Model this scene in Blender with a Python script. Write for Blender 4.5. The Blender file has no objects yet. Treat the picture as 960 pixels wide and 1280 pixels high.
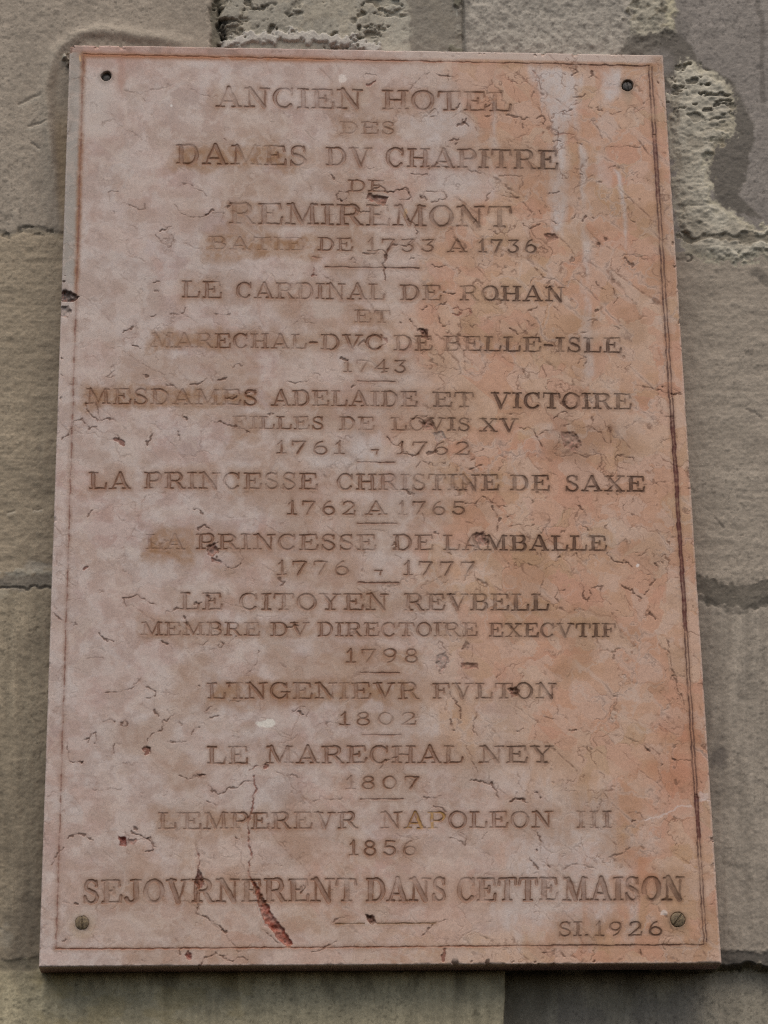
import bpy, math
import numpy as np
from mathutils import Matrix, Vector

# ------------------------------------------------------------------ camera, sky, sun, exposure
SC = bpy.context.scene
COL = SC.collection
Z0 = 2.80                                    # height of the plaque's centre above the street
W, H, T = 0.700, 1.0789, 0.035               # marble slab: width, height, thickness (m)

cam_d = bpy.data.cameras.new("camera")
cam = bpy.data.objects.new("camera", cam_d)
COL.objects.link(cam)
cam_d.sensor_fit = 'VERTICAL'
cam_d.sensor_height = 24.0
cam_d.lens = 3100.0 / 1280.0 * 24.0
cam_d.clip_start, cam_d.clip_end = 0.05, 200.0
_a, _b, _c = 1.93481662, -0.06557631, -0.01713847
cam.matrix_world = (Matrix.Translation((-0.15731231, -2.53088103, -1.00973593 + Z0))
                    @ Matrix.Rotation(_b, 4, 'Z') @ Matrix.Rotation(_a, 4, 'X') @ Matrix.Rotation(_c, 4, 'Z'))
SC.camera = cam

SUN_EL, SUN_AZ = math.radians(58), math.radians(-38)   # azimuth from straight out of the wall, minus = left
world = bpy.data.worlds.new("World")
SC.world = world
world.use_nodes = True
wn = world.node_tree
sky = wn.nodes.new('ShaderNodeTexSky')
sky.sky_type = 'NISHITA'
sky.sun_disc = False
sky.sun_elevation = SUN_EL
sky.sun_rotation = math.pi + SUN_AZ
sky.air_density = 1.0
sky.dust_density = 3.0
sky.ozone_density = 0.6
wn.nodes['Background'].inputs['Strength'].default_value = 0.125
wn.links.new(sky.outputs[0], wn.nodes['Background'].inputs['Color'])

sun_d = bpy.data.lights.new("sun", 'SUN')
sun_d.energy = 1.5
sun_d.angle = math.radians(48)               # veiled by cloud: a wide soft source
sun_d.color = (1.0, 0.945, 0.865)
sun = bpy.data.objects.new("sun", sun_d)
COL.objects.link(sun)
_d = Vector((math.sin(SUN_AZ) * math.cos(SUN_EL), -math.cos(SUN_AZ) * math.cos(SUN_EL), math.sin(SUN_EL)))
sun.rotation_euler = _d.to_track_quat('Z', 'Y').to_euler()
sun.location = (0, -3, 6)

SC.view_settings.view_transform = 'Standard'
SC.view_settings.look = 'None'
SC.view_settings.exposure = 0.36
SC.view_settings.gamma = 1.0
SC.render.resolution_x, SC.render.resolution_y = 768, 1024
SC.cycles.max_bounces = 6
SC.cycles.use_denoising = False                # keep the stone's grain
SC.cycles.filter_width = 1.15

# ------------------------------------------------------------------ measurement frames
# survey coordinates (units of about 0.85 mm, origin at the upper left) <-> metres on the slab's front / the wall face
HP = np.array([[1144.52623, 44.4290508, 469.129451], [21.4330110, -977.827450, 593.882180], [0.0224380208, 0.130458851, 1.0]])
HW = np.array([[1131.00097, 43.9040177, 466.923036], [21.1797298, -966.272131, 608.426690], [0.0221728631, 0.128917174, 1.0]])


def fwd(Hm, x, z):
    w = Hm[2, 0] * x + Hm[2, 1] * z + 1.0
    return (Hm[0, 0] * x + Hm[0, 1] * z + Hm[0, 2]) / w, (Hm[1, 0] * x + Hm[1, 1] * z + Hm[1, 2]) / w


HPI, HWI = np.linalg.inv(HP), np.linalg.inv(HW)


def inv(Hi, p, q):
    w = Hi[2, 0] * p + Hi[2, 1] * q + Hi[2, 2]
    return (Hi[0, 0] * p + Hi[0, 1] * q + Hi[0, 2]) / w, (Hi[1, 0] * p + Hi[1, 1] * q + Hi[1, 2]) / w


# ------------------------------------------------------------------ noise and drawing helpers
F = np.float32


def sstep(a, b, x):
    t = np.clip((x - a) / (b - a), 0, 1)
    return t * t * (3 - 2 * t)


def vnoise(x, y, seed):
    g = np.random.default_rng(seed).random((128, 128)).astype(F)
    xi, yi = np.floor(x).astype(np.int32), np.floor(y).astype(np.int32)
    fx, fy = (x - xi).astype(F), (y - yi).astype(F)
    fx = fx * fx * fx * (fx * (fx * 6 - 15) + 10)
    fy = fy * fy * fy * (fy * (fy * 6 - 15) + 10)
    x0, x1, y0, y1 = xi & 127, (xi + 1) & 127, yi & 127, (yi + 1) & 127
    a = g[y0, x0]; b = g[y0, x1]; c = g[y1, x0]; d = g[y1, x1]
    return ((a + (b - a) * fx) * (1 - fy) + (c + (d - c) * fx) * fy) * 2 - 1


def fbm(x, y, scale, octv=4, seed=1, gain=0.5):
    s, amp, tot = 0.0, 1.0, 0.0
    fx, fy = (x / scale).astype(F), (y / scale).astype(F)
    for o in range(octv):
        s = s + amp * vnoise(fx + F(o * 17.3), fy + F(o * 9.1), seed * 31 + o)
        tot += amp
        amp *= gain
        fx, fy = fx * F(2.03), fy * F(2.03)
    return s / tot * F(1.5)


def voronoi(x, y, scale, seed, jit=0.95):
    """returns (F2-F1 border distance in survey units, random value of the nearest cell)"""
    r = np.random.default_rng(seed)
    jx, jy, val = (r.random((128, 128)).astype(F) for _ in range(3))
    X, Y = (x / scale).astype(F), (y / scale).astype(F)
    xi, yi = np.floor(X).astype(np.int32), np.floor(Y).astype(np.int32)
    f1 = np.full(X.shape, 9, F); f2 = np.full(X.shape, 9, F); v = np.zeros(X.shape, F)
    for dy in (-1, 0, 1):
        for dx in (-1, 0, 1):
            cx, cy = xi + dx, yi + dy
            k = (cy & 127, cx & 127)
            d = np.hypot(cx + 0.5 + (jx[k] - 0.5) * jit - X, cy + 0.5 + (jy[k] - 0.5) * jit - Y)
            near = d < f1
            f2 = np.where(near, f1, np.minimum(f2, d))
            v = np.where(near, val[k], v)
            f1 = np.minimum(f1, d)
    return (f2 - f1) * scale * 0.5, v


def lin(c):
    c = np.asarray(c, float) / 255.0
    return np.where(c <= 0.04045, c / 12.92, ((c + 0.055) / 1.055) ** 2.4).astype(F)


def seg_dist(x, y, x0, y0, x1, y1):
    dx, dy = x1 - x0, y1 - y0
    t = np.clip(((x - x0) * dx + (y - y0) * dy) / (dx * dx + dy * dy + 1e-12), 0, 1)
    return np.hypot(x - x0 - t * dx, y - y0 - t * dy), t


def poly_sd(x, y, pts):
    """signed distance to a closed polygon, negative inside"""
    d = np.full(x.shape, 1e9, F)
    inside = np.zeros(x.shape, bool)
    n = len(pts)
    for i in range(n):
        (x0, y0), (x1, y1) = pts[i], pts[(i + 1) % n]
        d = np.minimum(d, seg_dist(x, y, x0, y0, x1, y1)[0])
        c = ((y0 > y) != (y1 > y)) & (x < (x1 - x0) * (y - y0) / (y1 - y0 + 1e-9) + x0)
        inside ^= c
    return np.where(inside, -d, d)


class Sheet:
    """a carved stone face: a fine grid of heights and mineral colours"""

    def __init__(s, xs, zs, Hm, Hi):
        s.xs, s.zs, s.Hi = xs, zs, Hi
        s.X, s.Z = np.meshgrid(xs.astype(F), zs.astype(F))
        s.P, s.Q = fwd(Hm, s.X, s.Z)
        s.P, s.Q = s.P.astype(F), s.Q.astype(F)
        s.h = np.zeros(s.X.shape, F)
        s.A = np.zeros(s.X.shape + (3,), F)
        s.lab = np.zeros(s.X.shape, np.int32)

    def box(s, p0, q0, p1, q1, pad=6):
        x, z = inv(s.Hi, np.array([p0 - pad, p1 + pad, p0 - pad, p1 + pad]), np.array([q0 - pad, q0 - pad, q1 + pad, q1 + pad]))
        i0, i1 = np.searchsorted(s.xs, [x.min(), x.max()])
        j0, j1 = np.searchsorted(s.zs, [z.min(), z.max()])
        return slice(max(j0 - 1, 0), j1 + 1), slice(max(i0 - 1, 0), i1 + 1)

    def mix(s, m, col, sl=None):
        c = lin(col) * ALB
        if sl is None:
            s.A += m[..., None] * (c - s.A)
        else:
            s.A[sl] += m[..., None] * (c - s.A[sl])


def emit_faces(S, y0, ids, extra=None):
    """split the grid into one mesh per label; returns {label: mesh}"""
    ny, nx = S.h.shape
    lab = S.lab[:-1, :-1].ravel()
    order = np.argsort(lab, kind='stable')
    ls = lab[order]
    out = {}
    bounds = np.searchsorted(ls, [list(ids), [i + 1 for i in ids]])
    yy = (y0 - S.h).ravel()
    xx, zz, AA = S.X.ravel(), S.Z.ravel() + F(Z0), S.A.reshape(-1, 3)
    for k, i in enumerate(ids):
        f = order[bounds[0][k]:bounds[1][k]]
        if len(f) == 0:
            continue
        j, ii = np.divmod(f, nx - 1)
        base = (j * nx + ii).astype(np.int64)
        quads = np.stack([base, base + 1, base + nx + 1, base + nx], 1)
        uq, iv = np.unique(quads, return_inverse=True)
        co = np.stack([xx[uq], yy[uq], zz[uq]], 1)
        colr = AA[uq]
        faces = iv.reshape(-1, 4)
        if extra and i in extra:
            eco, efa, ecol = extra[i]
            faces = np.concatenate([faces, efa + len(co)])
            co = np.concatenate([co, eco]); colr = np.concatenate([colr, ecol])
        out[i] = make_mesh("stone_surface", co, faces, colr)
    return out


def make_mesh(name, co, faces, colr):
    me = bpy.data.meshes.new(name)
    n, m = len(co), len(faces)
    me.vertices.add(n)
    me.vertices.foreach_set('co', np.ascontiguousarray(co, F).ravel())
    me.loops.add(m * 4)
    me.loops.foreach_set('vertex_index', np.ascontiguousarray(faces, np.int32).ravel())
    me.polygons.add(m)
    me.polygons.foreach_set('loop_start', np.arange(0, m * 4, 4, dtype=np.int32))
    at = me.attributes.new('mineral', 'FLOAT_COLOR', 'POINT')
    at.data.foreach_set('color', np.concatenate([np.clip(colr, 0.004, 0.95), np.ones((n, 1))], 1).astype(F).ravel())
    me.update(calc_edges=True)
    return me


def stone_material(name, grain, grain_amt, rough, bump, spec=0.35):
    m = bpy.data.materials.new(name)
    m.use_nodes = True
    nt = m.node_tree
    bs = nt.nodes['Principled BSDF']
    at = nt.nodes.new('ShaderNodeAttribute'); at.attribute_name = 'mineral'
    tc = nt.nodes.new('ShaderNodeTexCoord')
    n1 = nt.nodes.new('ShaderNodeTexNoise'); n1.inputs['Scale'].default_value = grain; n1.inputs['Detail'].default_value = 4
    n2 = nt.nodes.new('ShaderNodeTexNoise'); n2.inputs['Scale'].default_value = grain * 0.23; n2.inputs['Detail'].default_value = 5
    mr = nt.nodes.new('ShaderNodeMapRange')
    mr.inputs['From Min'].default_value, mr.inputs['From Max'].default_value = 0.3, 0.7
    mr.inputs['To Min'].default_value, mr.inputs['To Max'].default_value = 1 - grain_amt, 1 + grain_amt
    mx = nt.nodes.new('ShaderNodeMix'); mx.data_type = 'RGBA'; mx.blend_type = 'MULTIPLY'; mx.inputs[0].default_value = 1.0
    ad = nt.nodes.new('ShaderNodeMath'); ad.operation = 'ADD'
    bp = nt.nodes.new('ShaderNodeBump'); bp.inputs['Strength'].default_value = bump; bp.inputs['Distance'].default_value = 0.0006
    L = nt.links.new
    L(tc.outputs['Object'], n1.inputs['Vector']); L(tc.outputs['Object'], n2.inputs['Vector'])
    L(n1.outputs['Fac'], mr.inputs['Value'])
    L(at.outputs['Color'], mx.inputs[6]); L(mr.outputs['Result'], mx.inputs[7])
    L(mx.outputs[2], bs.inputs['Base Color'])
    L(n1.outputs['Fac'], ad.inputs[0]); L(n2.outputs['Fac'], ad.inputs[1])
    L(ad.outputs[0], bp.inputs['Height']); L(bp.outputs['Normal'], bs.inputs['Normal'])
    bs.inputs['Roughness'].default_value = rough
    bs.inputs['Specular IOR Level'].default_value = spec
    return m


ALB = 1.0                                    # sheet colours are stone albedos in sRGB units
M_MARBLE = stone_material('rose_marble', 700, 0.12, 0.55, 0.10, 0.2)
M_WALL = stone_material('weathered_limestone', 520, 0.13, 0.9, 0.3, 0.2)


def link(name, me, mat, parent=None):
    o = bpy.data.objects.new(name, me)
    COL.objects.link(o)
    if me is not None and mat is not None:
        me.materials.append(mat)
    if parent is not None:
        o.parent = parent
        o.matrix_parent_inverse = parent.matrix_world.inverted()
    return o


# ================================================================== THE WALL
def axis(lo, d0, d1, hi, fine, coarse):
    a = np.arange(d0, d1, fine)
    l, step, p = [], fine, d0
    while p > lo:
        step = min(step * 1.25, coarse); p -= step; l.append(p)
    r, step, p = [], fine, a[-1]
    while p < hi:
        step = min(step * 1.25, coarse); p += step; r.append(p)
    return np.array(l[::-1] + list(a) + r)


def build_wall():
    S = Sheet(axis(-0.95, -0.475, 0.475, 0.95, 0.0011, 0.007), axis(-1.05, -0.70, 0.69, 1.05, 0.0011, 0.007), HW, HWI)
    P, Q = S.P, S.Q
    wob = fbm(P, Q, 40, 4, 3)
    fine = fbm(P, Q, 7, 4, 4)
    mid = fbm(P, Q, 55, 5, 5)
    big = fbm(P, Q, 210, 3, 6)
    streak_h = fbm(P, Q * 9, 60, 4, 7)        # tooling marks along the bed
    streak_v = fbm(P * 8, Q, 70, 4, 8)
    Pw, Qw = P + wob * 5, Q + wob * 5
    left = Pw < 470
    # courses
    c_top = Qw < np.where(left, 290, 312)
    c_mid = ~c_top & (Qw < np.where(left, 730, 744))
    c_low = ~c_top & ~c_mid & (Qw < np.where(left, 1196, 1202))
    c_bot = ~(c_top | c_mid | c_low)
    lab = np.zeros(P.shape, np.int32)
    lab[c_top & (Pw < 266)] = 1
    lab[c_top & (Pw >= 266) & (P + wob * 2 < 579)] = 2
    lab[c_top & (P + wob * 2 >= 579) & (Pw < 828)] = 3
    lab[c_top & (Pw >= 828)] = 4
    lab[c_mid & left] = 5
    lab[c_mid & ~left] = 6
    lab[c_low & left] = 7
    lab[c_low & ~left] = 8
    lab[c_bot & (P + wob * 1.5 < 632)] = 9
    lab[c_bot & (P + wob * 1.5 >= 632)] = 10
    cols = {1: (154, 141, 124), 2: (152, 144, 128), 3: (154, 145, 131), 4: (136, 127, 117), 5: (152, 137, 115), 6: (156, 143, 126),
            7: (148, 134, 112), 8: (152, 140, 124), 9: (160, 148, 120), 10: (142, 132, 114)}
    for k, c in cols.items():
        S.A[lab == k] = lin(c)
    A = S.A
    gr = fbm(P, Q, 2.4, 2, 9)
    A *= np.exp(0.10 * mid + 0.10 * big + 0.06 * fine + 0.05 * gr)[..., None]
    S.h += 0.00013 * gr
    pore = sstep(.5, .85, fbm(P, Q, 3.6, 2, 82)) * sstep(-.5, .5, mid + big)
    A *= np.exp(-.38 * pore)[..., None]; S.h -= .0002 * pore
    sh = np.isin(lab, (5, 6)); sv = np.isin(lab, (7, 8, 9, 10))
    A[sh] *= np.exp(0.11 * streak_h[sh] + 0.05 * fbm(P[sh], Q[sh] * 14, 30, 3, 73))[:, None]
    A[sv] *= np.exp(0.16 * streak_v[sv] + 0.05 * fbm(P[sv] * 12, Q[sv], 30, 3, 74))[:, None]
    A[lab == 1] *= np.exp(0.06 * streak_v[lab == 1])[:, None]
    S.h += 0.0012 * mid + 0.0005 * fine
    S.h[sh] += 0.0003 * streak_h[sh]
    S.h[sv] += 0.0004 * streak_v[sv]
    # rough, pitted block above the plaque
    r2 = lab == 2
    pit = sstep(0.12, 0.62, fbm(P, Q * 1.3, 11, 4, 11)) * sstep(-0.3, 0.3, fbm(P, Q, 60, 3, 12) + 0.25)
    darkp = sstep(520, 505, P + wob * 14) * r2
    S.h -= pit * 0.004 * darkp
    S.mix(np.clip(pit * darkp * 0.75, 0, 1), (92, 82, 66))
    S.mix(r2 * sstep(0.1, 0.5, fbm(P, Q, 16, 4, 13)) * 0.4, (172, 160, 138))
    m = r2 * sstep(470, 478, Pw + fine * 6) * sstep(514, 506, Pw + fine * 8)
    S.mix(m * 0.55, (176, 168, 150))
    m = r2 * sstep(508, 516, Pw + fine * 8)
    S.mix(m * 0.65, (118, 109, 97))
    m = r2 * sstep(560, 566, Pw + fine * 7) * sstep(0.0, 0.3, fbm(P, Q, 14, 3, 14))
    S.mix(m * 0.6, (96, 92, 72)); S.h += 0.003 * m
    m = r2 * sstep(570, 573, P + wob * 2) * sstep(0.1, 0.4, fbm(P, Q, 20, 3, 15)) * sstep(40, 20, Q)
    S.mix(m * 0.8, (190, 184, 168))
    # the smoother, trowelled block to its right
    r3 = lab == 3
    t3 = fbm(P, Q, 9, 3, 16)
    S.h += r3 * 0.0013 * t3
    A[r3] *= np.exp(0.04 * t3[r3])[:, None]
    S.mix(r3 * sstep(592, 580, P + wob * 3) * 0.5, (104, 97, 88))
    # cracked pale render at the right of that block
    m = sstep(782, 792, P + fine * 8) * sstep(850, 842, P + wob * 4 + fine * 5) * sstep(52, 40, Q + fine * 6 - (P - 790) * 0.1)
    S.mix(m * 0.55, (160, 152, 130)); S.h += m * (0.002 + 0.002 * fbm(P, Q, 9, 3, 17))
    S.mix(m * sstep(0.25, 0.6, fbm(P, Q * 1.6, 10, 3, 18)) * 0.5, (96, 84, 64))
    m = sstep(828, 836, P + fine * 5) * sstep(848, 842, P + wob * 4 + fine * 5) * sstep(40, 34, Q + fine * 5)
    S.mix(m * 0.6, (182, 172, 142))
    # joints: (from, to) runs with half width, depth, colour
    def joint(d, run, hw, depth, col, op=0.85, rough=0.0):
        n = fbm(P, Q, 12, 3, int(hw * 7 + run[0]) % 90 + 20)
        m = sstep(hw + 3, hw - 3, np.abs(d) + n * hw * 0.5 + rough * fine) * run_mask(run)
        S.h -= m * depth
        S.mix(m * op, col)
        return m
    def run_mask(run):
        lo, hi, a = run
        v = P if a == 'p' else Q
        return sstep(lo - 2, lo + 2, v) * sstep(hi + 2, hi - 2, v)
    jm = np.zeros(P.shape, F)
    jm = np.maximum(jm, joint(Qw - 290, (-900, 470, 'p'), 4, 0.0012, (130, 119, 101), 0.7))
    pits = .7 * sstep(0.1, 0.5, fbm(P, Q, 6, 3, 23)) * sstep(9, 4, np.abs(Qw - 291)) * (P < 120)
    S.mix(pits * 0.8, (84, 76, 64)); S.h -= pits * 0.0018
    jm = np.maximum(jm, joint(Qw - 729, (-900, 470, 'p'), 8, 0.001, (118, 110, 98), 0.8))
    m = sstep(2.2, 0.6, np.abs(Qw + fine * 1.5 - 735)) * (P < 470)
    S.mix(m * 0.8, (84, 76, 66)); S.h -= m * 0.0016
    m = sstep(5, 2, np.abs(Qw + fine * 3 - 719)) * sstep(0.0, 0.5, fbm(P, Q, 14, 3, 24)) * (P < 470)
    S.mix(m * 0.6, (172, 164, 146))
    m = sstep(12, 3, np.abs(Qw + fine * 5 - 746)) * (P < 470) * sstep(-0.1, 0.5, fbm(P, Q, 20, 3, 25))
    S.mix(m * 0.4, (168, 158, 138))
    jr = Qw + fine * 3 + 5 * np.sin(P / 19.0) - 741
    jm = np.maximum(jm, joint(jr, (470, 1900, 'p'), 15, 0.0009, (92, 85, 74), 0.8, 1.5))
    m = sstep(4, 1, np.abs(Qw - 741 + fine * 2)) * (P > 890)
    S.mix(m * 0.5, (124, 114, 100))
    m = sstep(5, 2, np.abs(jr - 14 + wob * 2)) * (P > 470); S.h -= m * 0.0006; S.mix(m * .45, (80, 74, 66))
    jm = np.maximum(jm, joint(Qw + fine * 2 - 1200, (470, 1900, 'p'), 9, 0.0015, (86, 80, 72), 0.9, 1.0))
    m = sstep(3, 1, np.abs(Qw + fine * 3 - 1212)) * (P > 640); S.mix(m * 0.4, (160, 150, 124))
    jm = np.maximum(jm, joint(Qw - 1203, (-900, 640, 'p'), 6, 0.001, (118, 108, 90), 0.6))
    m = joint(Pw - 272, (-900, 290, 'q'), 6, 0.005, (84, 76, 60), 0.7); jm = np.maximum(jm, m)
    m = sstep(0.0, 0.35, fbm(P, Q, 8, 3, 26)) * sstep(9, 3, np.abs(P + wob * 4 - 279)) * sstep(-40, 0, Q) * (Q < 80)
    S.mix(m * 0.95, (48, 42, 34)); S.h -= m * 0.007
    m = sstep(2.5, 1, np.abs(P + wob * 2 - 580)) * c_top; S.mix(m * 0.5, (88, 82, 72)); S.h -= m * 0.002
    m = sstep(4.5, 1.5, np.abs(Pw - 951)) * sstep(-900, -880, Q) * sstep(150, 120, Q) ; S.mix(m * 0.5, (92, 85, 76)); S.h -= m * 0.0006
    m = sstep(14, 4, np.abs(Pw - 946)) * sstep(-0.2, 0.5, fbm(P, Q, 40, 3, 27)) * sstep(140, 60, Q) * (P > 850); S.mix(m * 0.4, (98, 88, 78))
    # bed joints of courses beyond the picture
    for q in (-150, 1660):
        jm = np.maximum(jm, joint(Qw - q, (-900, 1900, 'p'), 7, 0.004, (104, 96, 84), 0.8))
    # recessed block at the lower right
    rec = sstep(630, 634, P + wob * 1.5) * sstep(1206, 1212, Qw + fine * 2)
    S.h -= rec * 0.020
    # mortar fillet round the plaque's upper left corner
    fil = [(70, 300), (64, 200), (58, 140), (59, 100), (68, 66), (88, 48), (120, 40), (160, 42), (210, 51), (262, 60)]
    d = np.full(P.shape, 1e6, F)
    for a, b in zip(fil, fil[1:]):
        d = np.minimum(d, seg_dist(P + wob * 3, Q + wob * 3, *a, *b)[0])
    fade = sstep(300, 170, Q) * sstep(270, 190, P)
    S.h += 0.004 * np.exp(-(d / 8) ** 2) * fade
    S.mix(np.exp(-(d / 5) ** 2) * fade * 0.2, (168, 157, 138))  # highlight painted along the fillet's crest
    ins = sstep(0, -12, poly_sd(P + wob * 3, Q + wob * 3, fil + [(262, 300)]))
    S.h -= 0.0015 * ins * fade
    S.mix(ins * fade * 0.15, (136, 124, 104))  # faint shadow tone painted inside the fillet's curve
    S.mix(ins * sstep(110, 180, Q) * sstep(420, 260, Q) * sstep(60, 74, P) * 0.5 * (P < 110), (142, 118, 84))
    crumb = sstep(0.1, 0.4, fbm(P, Q, 5, 2, 28)) * sstep(9, 3, np.hypot((P - 83) * 1.3, (Q - 76) * 0.55))
    S.h += crumb * 0.008; S.mix(crumb * 0.6, (176, 168, 150))
    # two chisel nicks and faint scars left of the plaque
    for (x0, y0, x1, y1, w) in ((24, 130, 50, 118, 3), (36, 158, 58, 153, 3), (40, 180, 50, 186, 2), (10, 640, 18, 638, 2), (42, 637, 52, 636, 2)):
        dd, t = seg_dist(P, Q + fine * 2, x0, y0, x1, y1)
        m = sstep(w, 0, dd); S.h -= m * 0.0012; S.mix(m * .3, (104, 94, 82))
        m = sstep(w * 1.5, 0, np.hypot(0 * P, seg_dist(P, Q - w * 1.3, x0, y0, x1, y1)[0])); S.mix(m * .35, (176, 166, 148))
    # white lime line over the plaque
    ll = [(282, 54), (320, 48), (350, 44), (380, 47), (430, 50), (470, 60)]
    d = np.full(P.shape, 1e6, F)
    for a, b in zip(ll, ll[1:]):
        d = np.minimum(d, seg_dist(P, Q + fine * 6, *a, *b)[0])
    m = sstep(9, 4, d); S.h += 0.004 * m; S.mix(m * 0.7, (186, 178, 166))
    # wet ring and crumbling mortar patch on the right
    patch = [(832, 118), (846, 96), (855, 74), (872, 82), (884, 88), (912, 104), (920, 128), (917, 152), (912, 168), (898, 184), (888, 206),
             (891, 232), (890, 252), (906, 258), (930, 276), (948, 286), (975, 274), (1050, 290), (1050, 318), (965, 326), (925, 330), (880, 328),
             (860, 318), (848, 300), (842, 240), (836, 180)]
    sd = poly_sd(P + fine * 7 + wob * 3, Q + fine * 7 + wob * 3, patch)
    wet = [(770, 90), (782, 52), (800, 44), (836, 40), (852, 46), (868, 62), (876, 82), (914, 100), (930, 130), (942, 160), (938, 192), (930, 218),
           (928, 250), (955, 275), (900, 262), (880, 200), (840, 110)]
    sw = poly_sd(P + fine * 4 + wob * 4, Q + fine * 4 + wob * 4, wet)
    mw = sstep(3, -2, sw)
    S.mix(mw * 0.85, (98, 91, 81))
    S.mix(mw * sstep(24, 8, np.hypot(P - 826, Q - 78)) * 0.5, (136, 128, 120))
    S.mix(sstep(16, 0, np.hypot((P - 852), (Q - 36) * 0.8) + fine * 4) * 0.7, (100, 94, 86))
    mp = sstep(3, -4, sd + fbm(P, Q, 4, 2, 35) * 3)
    lump = fbm(P, Q, 17, 5, 30); lump2 = fbm(P, Q * 1.5, 7, 3, 31)
    S.h += mp * (0.0025 + 0.0028 * fbm(P, Q, 45, 4, 36) + 0.0010 * lump + 0.0009 * lump2) * sstep(0, -14, sd)
    S.mix(mp * 0.92, (182, 173, 153)); S.mix(mp * sstep(.05, .5, fbm(P, Q, 30, 4, 37)) * .5, (136, 126, 110))
    S.mix(mp * sstep(-0.1, 0.5, lump) * 0.35, (178, 170, 152))
    S.mix(mp * sstep(-12, -1, sd) * sstep(840, 870, P) * 0.4, (176, 164, 134))
    S.mix(mp * sstep(886, 850, P + wob * 10) * sstep(150, 200, Q) * 0.35, (130, 120, 104))
    S.mix(mp * sstep(15, 8, np.hypot((P - 903) * 0.9, (Q - 205) * 0.42) + fine * 3) * 0.6, (132, 114, 88))
    slit = sstep(0.34, 0.52, fbm(P, Q * 2.6, 17, 3, 32)) * mp * (0.15 + 0.7 * sstep(160, 120, Q + mid * 20))
    S.h -= slit * 0.0035; S.mix(slit * 0.8, (70, 62, 50))
    S.mix(mp * sstep(7, 3, np.abs(Q + lump * 8 - 297 + (P - 900) * 0.04)) * 0.6, (96, 86, 70)); S.h -= mp * 0.003 * sstep(7, 3, np.abs(Q + lump * 8 - 297 + (P - 900) * 0.04))
    # hook-shaped hole and a dark scar under the patch
    ring = sstep(1.8, 0.4, np.abs(np.hypot(P - 860, (Q - 322) * 1.2) - 5) + fine) * sstep(-3, 2, P - 858 + fine * 2); S.mix(ring * .7, (64, 56, 48)); S.h -= ring * .0012
    m = sstep(3, .5, seg_dist(P, Q + fine, 842, 323, 856, 322)[0]); S.mix(m * .6, (64, 56, 48))
    m = sstep(10, 2, seg_dist(P, Q + fine * 3, 945, 340, 960, 352)[0]); S.mix(m * .6, (84, 78, 70))
    for (x0, y0, x1, y1, w) in ((894, 648, 906, 661, 2.5), (924, 667, 929, 669, 2), (933, 512, 950, 520, 3)):
        m = sstep(w, 0, seg_dist(P + fine * 3, Q + fine * 4, x0, y0, x1, y1)[0]); S.h -= m * .0008; S.mix(m * .5, (84, 76, 68))
    # old grime, streaks below the plaque, shade painted beside it and in the recess
    m = sstep(12, 4, np.hypot((P - 899) * 0.75, (Q - 948) * 0.5) + fine * 3); S.mix(m * 0.55, (84, 77, 72))
    m = sstep(900, 872, P + mid * 10) * sstep(0.0, 0.6, mid + 0.25) * sstep(760, 800, Q) * (P > 700); S.mix(m * 0.45, (98, 90, 84))  # shade painted on the wall along the plaque's right side
    m = sstep(40, 6, np.hypot(P - 30, (Q - 1150) * 0.5) + mid * 14); S.mix(m * 0.5, (94, 85, 74))
    m = sstep(10, 3, np.hypot((P - 6) * 0.8, (Q - 1172) * 0.5) + fine * 4); S.mix(m * 0.55, (160, 150, 132))
    m = sstep(0.05, 0.6, fbm(P, Q * 0.35, 24, 4, 33)) * sstep(1200, 1216, Q) * sstep(1262, 1226, Q + mid * 16) * sstep(40, 80, P) * sstep(900, 860, P)
    S.mix(m * 0.5, (80, 71, 56))  # darker streaks just below the plaque, fading downward
    m = sstep(12, 2, np.hypot((P - 48), (Q - 1226) * 0.8) + fine * 5); S.mix(m * .4, (168, 152, 116))
    m = sstep(16, 4, np.hypot((P - 70), (Q - 1238) * 0.6) + fine * 5); S.mix(m * .35, (160, 140, 98))
    m = sstep(0.1, 0.6, fbm(P * 0.6, Q, 26, 4, 34)) * sstep(30, 60, P) * sstep(340, 300, P) * (Q > 1210); S.mix(m * .35, (150, 132, 90))
    m = sstep(60, 20, np.hypot((P - 655) * 1.0, (Q - 1235) * 0.6) + mid * 14) * rec; S.mix(m * .5, (74, 67, 55))  # deep shade of the recess painted in near its left corner
    m = sstep(70, 10, np.hypot((P - 40) * 1.0, (Q - 1010) * 0.25) + mid * 20); S.mix(m * .22, (96, 86, 72))
    m = sstep(8, 2, np.hypot((P - 45) * .3, Q - 708) + fine * 3); S.mix(m * 0.3, (176, 170, 158))
    for (cx, cy) in ((10, 470), (50, 560), (25, 820), (940, 440), (930, 870), (915, 1080), (940, 1100)):
        m = sstep(5, 1, np.hypot((P - cx) * 0.5, Q - cy) + fine * 3); S.mix(m * .4, (88, 80, 70))
    A[...] = np.clip(A, 0.02, 0.8)
    lab[(jm > 0.5)] = 11
    lab[(mp > 0.5)] = 12
    S.lab = lab
    root = link('stone_wall', None, None)
    root.location = (0, T, Z0 - 1.05)
    bpy.context.view_layer.update()
    root['label'] = 'weathered grey-brown wall of large stone blocks behind the engraved plaque'
    root['category'] = 'wall'
    names = {11: 'mortar_joint', 12: 'mortar_patch'}
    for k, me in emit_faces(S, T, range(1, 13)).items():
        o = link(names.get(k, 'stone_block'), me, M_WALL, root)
        if k == 12:
            o['label'] = 'crumbling pale mortar patch beside the upper right corner of the plaque'
        elif k == 2:
            o['label'] = 'rough pitted stone block above the plaque'
    return root


# ================================================================== THE PLAQUE
# ---- letter skeletons in units of the cap height: strokes (x0, y0, x1, y1, thickness)
ST, HL = 0.225, 0.122
SB, SU = HL / 2, 1 - HL / 2


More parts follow.
